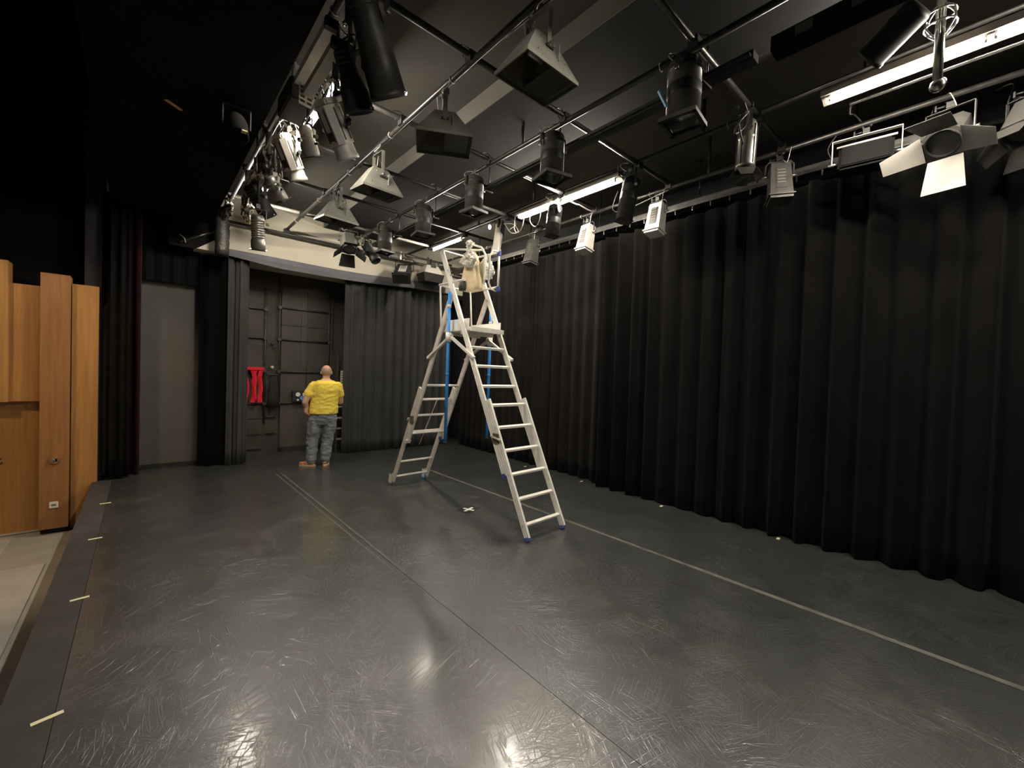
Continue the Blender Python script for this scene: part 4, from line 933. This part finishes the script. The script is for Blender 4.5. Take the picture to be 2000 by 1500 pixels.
for s in (-1, 1):
    st, f, d = stile(s, -1, 0.02, 1.43, 0.036)
    MB().bar(f(0.0), f(0.03), 0.028, 0.076, (1, 0, 0)).build('foot_cap', 'navy', st, label='blue foot cap')
    st, f, d = stile(s, -1, 0.64, 3.36 if s < 0 else 3.0, -0.036)
    MB().bar(f(0.615), f(0.66), 0.030, 0.080, (1, 0, 0)).build('end_cap', 'navy', st, label='blue end cap')
    st, f, d = stile(s, 1, 0.05, 1.50, 0.036, 'alu_d')
    st, f, d = stile(s, 1, 0.74, 2.78, -0.036, 'alu_d')
    MB().bar(f(0.715), f(0.76), 0.030, 0.080, (1, 0, 0)).build('end_cap', 'navy' if s > 0 else 'alu_d', st)
    # wheel on the back foot
    wz = Vector((s*HW, 1.383+0.07, 0.055))
    wh = MB().cone(wz+Vector((-0.018, 0, 0)), wz+Vector((0.018, 0, 0)), 0.055, n=18).build('wheel', 'blue' if s > 0 else 'lampwht', LA)
    MB().b2((wz.x-0.028, wz.y-0.05, 0.03), (wz.x-0.022, wz.y+0.02, 0.16)).build('wheel_fork', 'alu_d', LA); MB().b2((wz.x+0.022, wz.y-0.05, 0.03), (wz.x+0.028, wz.y+0.02, 0.16)).build('wheel_fork', 'alu_d', LA)
for z in (0.14, 0.385, 0.63, 0.875, 1.12, 1.365): rung(-1, z, 0.036)
for z in (1.61, 1.85, 2.08): rung(-1, z, -0.036)
for z in (0.12, 0.365, 0.84): rung(1, z, 0.036, 'alu')
for z in (1.09, 1.33, 1.57): rung(1, z, -0.036 if z > 1.5 else 0.036, 'alu')
rung(1, 0.86, -0.036)
# rope on the back rungs, locking ties
MB().tube([(0.02, 1.383-0.478*1.34, 1.345), (0.02, 1.383-0.478*1.0+0.05, 1.0), (0.03, 1.383-0.478*0.5+0.06, 0.62)], 0.007, 6).build('rope', 'rope', LA)
for s, side, z in ((-1, -1, 1.02), (-1, 1, 1.05)):
    y0, tn = (-1.404, 0.492) if side < 0 else (1.383, -0.478)
    p = Vector((s*(HW+0.018), y0+tn*z, z))
    MB().box(p, (0.012, 0.09, 0.11)).build('lock_plate', 'reflector', LA); MB().bar(p+Vector((-0.012, -0.09*side*-1, -0.01)), p+Vector((-0.012, 0.07, 0.02)), 0.02, 0.016).build('lock_tie', 'rope', LA)
# deck with toe boards
MB().b2((-0.27, -0.33, 2.275), (0.27, 0.30, 2.305)).build('deck', 'alu', LA)
MB().b2((-0.27, -0.36, 2.262), (0.27, -0.33, 2.318)).build('deck_edge', 'alu', LA)
for s in (-1, 1): MB().b2((s*0.262-0.006, -0.30, 2.305), (s*0.262+0.006, 0.30, 2.42)).build('toe_board', 'alu', LA)
MB().b2((-0.25, 0.29, 2.305), (0.25, 0.302, 2.40)).build('toe_board', 'alu', LA)
for y in (-0.15, 0.12): MB().b2((-0.26, y-0.02, 2.23), (0.26, y+0.02, 2.275)).build('deck_beam', 'alu_d', LA)
# braces and outrigger joints
for s in (-1, 1):
    x = s*(HW+0.028)
    MB().bar((x, 0.03, 2.22), (x, -1.404+0.492*1.93-0.03, 1.93), 0.03, 0.036, (1, 0, 0)).build('brace', 'alu', LA)
    MB().bar((x, -0.03, 2.22), (x, 1.383-0.478*1.95+0.05, 1.93), 0.03, 0.036, (1, 0, 0)).build('brace', 'alu_d', LA)
    MB().cone((x+s*0.03, 0, 2.13), (x+s*0.03, 0, 2.25), 0.036, n=12).build('joint_sleeve', 'alu', LA)
    zt = 2.76 if s < 0 else 2.62; zb = 0.86 if s < 0 else 0.86
    o = MB().cone((x+s*0.03, 0, zb), (x+s*0.03, 0, zt), 0.020, n=14).build('outrigger_pole', 'blue', LA, label='blue folded outrigger pole')
    MB().cone((x+s*0.03, 0, zb-0.03), (x+s*0.03, 0, zb), 0.028, n=12).build('pole_foot', 'lampblk', o)
    MB().cone((x+s*0.03, 0, 1.70), (x+s*0.03, 0, 1.74), 0.0225, n=12).build('pole_collar', 'blue', o)
    MB().cone((x+s*0.03, 0, zt-0.20), (x+s*0.03, 0, zt-0.16), 0.024, n=12).build('pole_collar', 'white', o)
# guard rails
def rail(pts, r=0.0145, m='alu', nm='guard_rail'): return MB().tube(pts, r, 8).build(nm, m, LA)
Z1, Z2 = 2.90, 3.36
rail([(-0.29, -0.22, Z1), (-0.29, 0.32, Z1), (-0.26, 0.35, Z1), (0.24, 0.35, Z1), (0.27, 0.32, Z1), (0.27, -0.22, Z1)])
rail([(-0.29, 0.24, Z2), (-0.27, 0.35, Z2+0.01), (-0.24, 0.37, Z2+0.02), (0.22, 0.37, Z2+0.02), (0.27, 0.33, Z2+0.01), (0.27, -0.22, Z2)])
rail([(-0.29, 0.24, Z2), (0.10, 0.0, Z2+0.03), (0.14, -0.06, Z2+0.03)])
rail([(0.27, -0.22, Z1-0.02), (0.27, -0.22, Z2)])
rail([(-0.27, 0.33, Z1), (-0.27, 0.28, 2.3)], 0.012); rail([(0.25, 0.34, Z1), (0.25, 0.28, 2.3)], 0.012)
rail([(0.27, -0.18, Z1-0.05), (0.16, -0.20, Z1-0.04), (0.11, -0.21, Z1+0.03), (0.11, -0.22, Z2-0.08), (0.16, -0.22, Z2), (0.26, -0.22, Z2)], 0.013)
rail([(0.04, -0.20, Z1), (0.03, -0.22, Z1+0.1), (0.03, -0.22, Z2-0.08), (-0.02, -0.20, Z2), (-0.10, -0.10, Z2+0.04)], 0.013)
for z in (Z1-0.03, Z2-0.02): MB().bevbox((0.27, -0.22, z), (0.05, 0.05, 0.07), 0.01).build('rail_connector', 'navy', LA, label='blue rail connector')
MB().tube([(-0.315, 0.05, 2.98), (-0.26, 0.09, 3.02), (-0.315, 0.12, 3.06)], 0.004, 5).build('wire_tie', 'cable', LA)
# bags hung in the cage
def sack(name, label, mtl, x, y, z, prof, sq, seed, cat='bag', rz=0, folds=0.010, nf=7, crump=0.0):
    from mathutils import noise as nz_
    fine = []
    for (r0, z0), (r1, z1) in zip(prof, prof[1:]):
        for k in range(5): fine.append((r0+(r1-r0)*k/5, z0+(z1-z0)*k/5))
    fine.append(prof[-1]); n = 36
    b = MB(T(3.264, 4.561, 0) @ rot('Z', 3.1) @ T(x, y, z) @ rot('Z', rz)); vs = []
    for r, zz in fine:
        for i in range(n):
            a = 2*math.pi*i/n
            px, py = abs(math.cos(a))**0.75*math.copysign(1, math.cos(a)), abs(math.sin(a))**0.75*math.copysign(1, math.sin(a))
            q = Vector((px*r*sq[0], py*r*sq[1], zz))
            f = folds*math.sin(nf*a+seed+3*zz)*min(1, r/0.05)+crump*nz_.noise(Vector((q.x*22+seed, q.y*22, q.z*18)))+crump*0.5*nz_.noise(Vector((q.x*50, q.y*50+seed, q.z*50)))
            d = Vector((px, py, 0.3*math.sin(a*3+seed))); vs.append(q+d*f)
    b._add(vs, [(j*n+i, j*n+(i+1) % n, (j+1)*n+(i+1) % n, (j+1)*n+i) for j in range(len(fine)-1) for i in range(n)], crump < 0.012)
    return tag(b.build(name, mtl), label, cat)
sack('canvas_bag', 'beige canvas tool bag hanging in the ladder cage', 'canvas', 0.02, 0.02, 2.90, [(0.0, -0.06), (0.105, -0.058), (0.13, -0.03), (0.128, 0.10), (0.11, 0.22), (0.085, 0.32), (0.05, 0.40), (0.025, 0.45), (0, 0.46)], (0.85, 1.0), 1, rz=20, crump=0.008)
sack('plastic_bag', 'crumpled clear plastic bag tied on the left of the beige bag', 'bag', -0.10, -0.06, 3.16, [(0, -0.05), (0.05, -0.045), (0.095, 0.0), (0.10, 0.05), (0.06, 0.12), (0.03, 0.17), (0.035, 0.22), (0.05, 0.27), (0.02, 0.30), (0, 0.30)], (1.0, 0.8), 2, folds=0.008, nf=5, crump=0.035)
sack('plastic_bag', 'swollen clear plastic bag tied on the right of the beige bag', 'bag', 0.18, -0.08, 3.06, [(0, -0.05), (0.06, -0.045), (0.095, 0.02), (0.09, 0.10), (0.06, 0.18), (0.03, 0.23), (0.04, 0.27), (0.0, 0.28)], (1.0, 0.9), 3, folds=0.008, nf=6, crump=0.028)
sack('tool_pouch', 'small grey blue tool pouch under the beige bag', 'lampdk', -0.13, 0.03, 2.84, [(0, -0.03), (0.035, -0.025), (0.042, 0.04), (0.035, 0.10), (0, 0.10)], (1, 1), 4, 'pouch')

# ================================================================== PERSON
PX, PY = 2.415, 7.86
PM = T(PX, PY, 0) @ rot('Z', -17.3)          # local x = his right, y = forward, z up
person = thing('person', 'bald person in yellow t-shirt and grey jeans standing with back turned', 'person', (PX, PY, 0), -17.3)
def ellring(c, rx, ry, n=20, tilt=0.0):
    return [Vector((c[0]+rx*math.cos(2*math.pi*i/n), c[1]+ry*math.sin(2*math.pi*i/n), c[2]+tilt*rx*math.cos(2*math.pi*i/n))) for i in range(n)]
def loft(b, rings):
    n = len(rings[0]); vs = [v for r_ in rings for v in r_]; k = len(rings)
    b._add(vs, [(j*n+i, j*n+(i+1) % n, (j+1)*n+(i+1) % n, (j+1)*n+i) for j in range(k-1) for i in range(n)]+[tuple(range(n-1, -1, -1)), tuple(range((k-1)*n, k*n))], True)
def limb(b, pts, rad, n=14):
    """tapering limb: interpolated tube with rounded ends"""
    P = spline(pts, 5); k = len(P); rr = []
    for i in range(k):
        u = i/(k-1)*(len(rad)-1); j = min(int(u), len(rad)-2); rr.append(rad[j]+(rad[j+1]-rad[j])*(u-j))
    b.tube(P, rr, n)
    b.ball(P[0], rr[0], 12); b.ball(P[-1], rr[-1], 12)
def meld(name, b, m, voxel, smooth=4, parent=None, noise=0.0, seed=1, **props):
    """fuse the overlapping closed shapes into one continuous skin"""
    bmesh.ops.recalc_face_normals(b.bm, faces=b.bm.faces)
    me = bpy.data.meshes.new('tmp'); b.bm.to_mesh(me); b.bm.free()
    o = bpy.data.objects.new('tmp', me); col.objects.link(o)
    md = o.modifiers.new('r', 'REMESH'); md.mode = 'VOXEL'; md.voxel_size = voxel
    bpy.context.view_layer.update(); dg = bpy.context.evaluated_depsgraph_get()
    me2 = bpy.data.meshes.new_from_object(o.evaluated_get(dg)); bpy.data.objects.remove(o); bpy.data.meshes.remove(me)
    bm = bmesh.new(); bm.from_mesh(me2)
    for _ in range(smooth): bmesh.ops.smooth_vert(bm, verts=bm.verts, factor=0.5, use_axis_x=True, use_axis_y=True, use_axis_z=True)
    if noise:
        from mathutils import noise as nz_
        bm.normal_update()
        for v in bm.verts:
            q = v.co; v.co = q+v.normal*noise*(nz_.noise(Vector((q.x*7, q.y*7, q.z*16+seed)))+0.6*nz_.noise(Vector((q.x*16+3, q.y*16, q.z*30+seed))))
    for f in bm.faces: f.smooth = True
    bm.to_mesh(me2); bm.free(); me2.name = name; me2.materials.clear(); me2.materials.append(M[m])
    o = bpy.data.objects.new(name, me2); col.objects.link(o); o.parent = parent
    for k_, v_ in props.items(): o[k_] = v_
    return o
HX = 0.075                                       # head sits a little right of the feet
TORSO = [((0.035, 0.01, 0.84), 0.205, 0.150), ((0.04, 0.015, 0.93), 0.222, 0.170), ((0.045, 0.03, 1.02), 0.222, 0.180), ((0.05, 0.03, 1.14), 0.215, 0.172),
         ((0.058, 0.015, 1.28), 0.218, 0.158), ((0.065, 0.0, 1.40), 0.228, 0.140), ((0.07, -0.005, 1.475), 0.195, 0.118), ((0.072, 0.0, 1.525), 0.120, 0.088), ((0.074, 0.005, 1.555), 0.07, 0.068)]
LSH, LEL, LWR = (-0.125, -0.005, 1.43), (-0.258, -0.06, 1.13), (-0.238, -0.035, 0.955)
RSH, REL, RWR = (0.265, 0.0, 1.43), (0.325, 0.08, 1.13), (0.23, 0.30, 1.19)
b = MB()
loft(b, [ellring(c, rx-0.012, ry-0.012) for c, rx, ry in TORSO])
limb(b, [(0.074, 0.005, 1.49), (HX, 0.012, 1.60)], [0.066, 0.058])
# head: skull, jaw, nose, ears
b.ball((HX, 0.02, 1.69), 0.1, 18, (0.86, 1.0, 1.06)); b.ball((HX, 0.045, 1.625), 0.08, 16, (0.86, 1.0, 1.0)); b.ball((HX, 0.075, 1.585), 0.045, 12, (1, 1, 0.9))
limb(b, [(HX, 0.115, 1.685), (HX, 0.142, 1.645)], [0.011, 0.017], 8)
for s in (-1, 1): b.ball((HX+s*0.090, 0.012, 1.660), 0.034, 12, (0.35, 0.7, 1.0))
limb(b, [LSH, (-0.198, -0.03, 1.29), LEL], [0.070, 0.058, 0.050]); limb(b, [LEL, (-0.240, -0.02, 1.05), LWR], [0.050, 0.047, 0.033])
limb(b, [RSH, (0.305, 0.04, 1.29), REL], [0.070, 0.058, 0.050]); limb(b, [REL, (0.29, 0.19, 1.15), RWR], [0.050, 0.045, 0.031])
# left hand: palm at the pocket, fingers into it; right hand curled before the chest
def hand(wr, d, side, pn, curl):
    d = Vector(d).normalized(); side = Vector(side).normalized(); pn = Vector(pn).normalized(); wr = Vector(wr)
    for k_, off in enumerate((-0.028, -0.009, 0.010, 0.028)):
        limb(b, [wr, wr+d*0.05+side*off*0.9, wr+d*0.09+side*off], [0.020, 0.016, 0.013], 10)
        L = (0.066, 0.078, 0.073, 0.058)[k_]; p = wr+d*0.09+side*off; pts = [p]; ang = 0; dd = d
        for q in range(3):
            ang += curl; dd = d*math.cos(ang)+pn*math.sin(ang); p = p+dd*L*(0.42, 0.33, 0.25)[q]; pts.append(p)
        limb(b, pts, [0.0105, 0.0095, 0.009, 0.0075], 8)
    limb(b, [wr+d*0.02-side*0.02, wr+d*0.05-side*0.05+pn*0.015, wr+d*0.085-side*0.062+pn*0.025], [0.017, 0.013, 0.009], 8)
hand(LWR, (0.55, 0.35, -0.55), (0.3, -0.8, -0.2), (0.5, 0.3, -0.9), 0.25)
hand(RWR, (-0.55, 0.75, 0.2), (0.1, 0.1, -1), (-0.7, -0.6, 0), 0.5)
HIPS = ((-0.075, 0.0, 0.86), (0.145, 0.0, 0.86))
LEGS = [[(-0.075, 0.0, 0.84), (-0.105, 0.01, 0.66), (-0.125, 0.025, 0.46), (-0.135, 0.0, 0.24), (-0.145, -0.02, 0.07)],
        [(0.145, 0.0, 0.84), (0.135, 0.02, 0.66), (0.115, 0.03, 0.46), (0.10, 0.0, 0.24), (0.09, -0.01, 0.07)]]
for lg in LEGS: limb(b, lg, [0.110, 0.092, 0.066, 0.058, 0.042])
for lg, dx in zip(LEGS, (-0.75, 0.15)):
    f = Vector((dx, 1, 0)).normalized() if dx > -0.5 else Vector((-0.85, 0.55, 0)).normalized()
    a = Vector(lg[-1]); limb(b, [(a.x, a.y, 0.055), tuple(Vector((a.x, a.y, 0.04))+f*0.15)], [0.036, 0.03])
meld('body', b, 'skin', 0.0075, 3, person)
# eyes, mouth, stubble
for s in (-1, 1): MB().ball((HX+s*0.034, 0.103, 1.688), 0.013, 10).build('eye', 'white', person)
MB().ball((HX, 0.118, 1.60), 0.022, 10, (1.2, 0.35, 0.28)).build('mouth', 'maroon', person)
b = MB(); vs = []
for j in range(9):
    t_ = 1.05+1.0*j/8
    for i in range(21):
        a = math.pi*1.0+math.pi*i/20
        vs.append((HX+0.0885*math.sin(t_)*math.cos(a), 0.02+0.1025*math.sin(t_)*math.sin(a), 1.69+0.108*math.cos(t_)))
b._add(vs, [(j*21+i, j*21+i+1, (j+1)*21+i+1, (j+1)*21+i) for j in range(8) for i in range(20)], True); b.build('stubble', 'stubble', person)
# t-shirt
b = MB()
loft(b, [ellring(c, rx+(0.021 if c[2] < 1.5 else 0.008), ry+(0.021 if c[2] < 1.5 else 0.008), 24) for c, rx, ry in TORSO[1:-1]])
limb(b, [LSH, (-0.175, -0.02, 1.35), (-0.208, -0.035, 1.275)], [0.078, 0.076, 0.075], 16); limb(b, [RSH, (0.293, 0.02, 1.35), (0.308, 0.04, 1.27)], [0.078, 0.076, 0.075], 16)
meld('t_shirt', b, 'shirt', 0.010, 3, person, 0.010, 3)
# jeans
b = MB()
loft(b, [ellring((0.035, 0.005, 0.74), 0.205, 0.140, 24), ellring((0.035, 0.005, 0.82), 0.225, 0.160, 24), ellring((0.038, 0.01, 0.90), 0.228, 0.172, 24), ellring((0.04, 0.015, 0.955), 0.220, 0.172, 24)])
for lg in LEGS: limb(b, lg[:-1]+[(lg[-1][0], lg[-1][1], 0.105)], [0.128, 0.122, 0.102, 0.092, 0.080], 18)
meld('jeans', b, 'jeans', 0.010, 3, person, 0.013, 8)
b = MB(); loft(b, [ellring((0.04, 0.015, 0.938), 0.227, 0.180, 28), ellring((0.04, 0.015, 0.968), 0.226, 0.180, 28)]); b.build('belt', 'leather', person)
# shoes
def shoe(x, y, rz):
    b = MB(T(x, y, 0) @ rot('Z', rz))
    b.ball((0, -0.02, 0.06), 0.05, 14, (0.9, 1.1, 0.9)); b.ball((0, 0.06, 0.05), 0.05, 14, (0.95, 1.5, 0.75)); b.ball((0, 0.15, 0.042), 0.048, 14, (0.95, 1.4, 0.62))
    b.cone((0, -0.02, 0.06), (0, -0.012, 0.115), 0.046, 0.045)
    o = meld('shoe', b, 'shoe', 0.008, 2, person)
    b = MB(T(x, y, 0) @ rot('Z', rz)); pts = []
    for i in range(20):
        a = 2*math.pi*i/20; r_ = 0.052+0.004*math.cos(2*a); pts.append((r_*0.95*math.cos(a), 0.065+0.155*math.sin(a)))
    b.prism(pts, lambda e, p: (p[0], p[1], 0.0 if e == 0 else 0.028)); b.build('sole', 'sole', o)
    for i in range(3): MB(T(x, y, 0) @ rot('Z', rz)).cone((-0.026, 0.06+0.022*i, 0.092-0.008*i), (0.026, 0.06+0.022*i, 0.092-0.008*i), 0.0035, n=6).build('lace', 'sole', o)
shoe(-0.145, -0.02, 62); shoe(0.09, -0.01, -12)
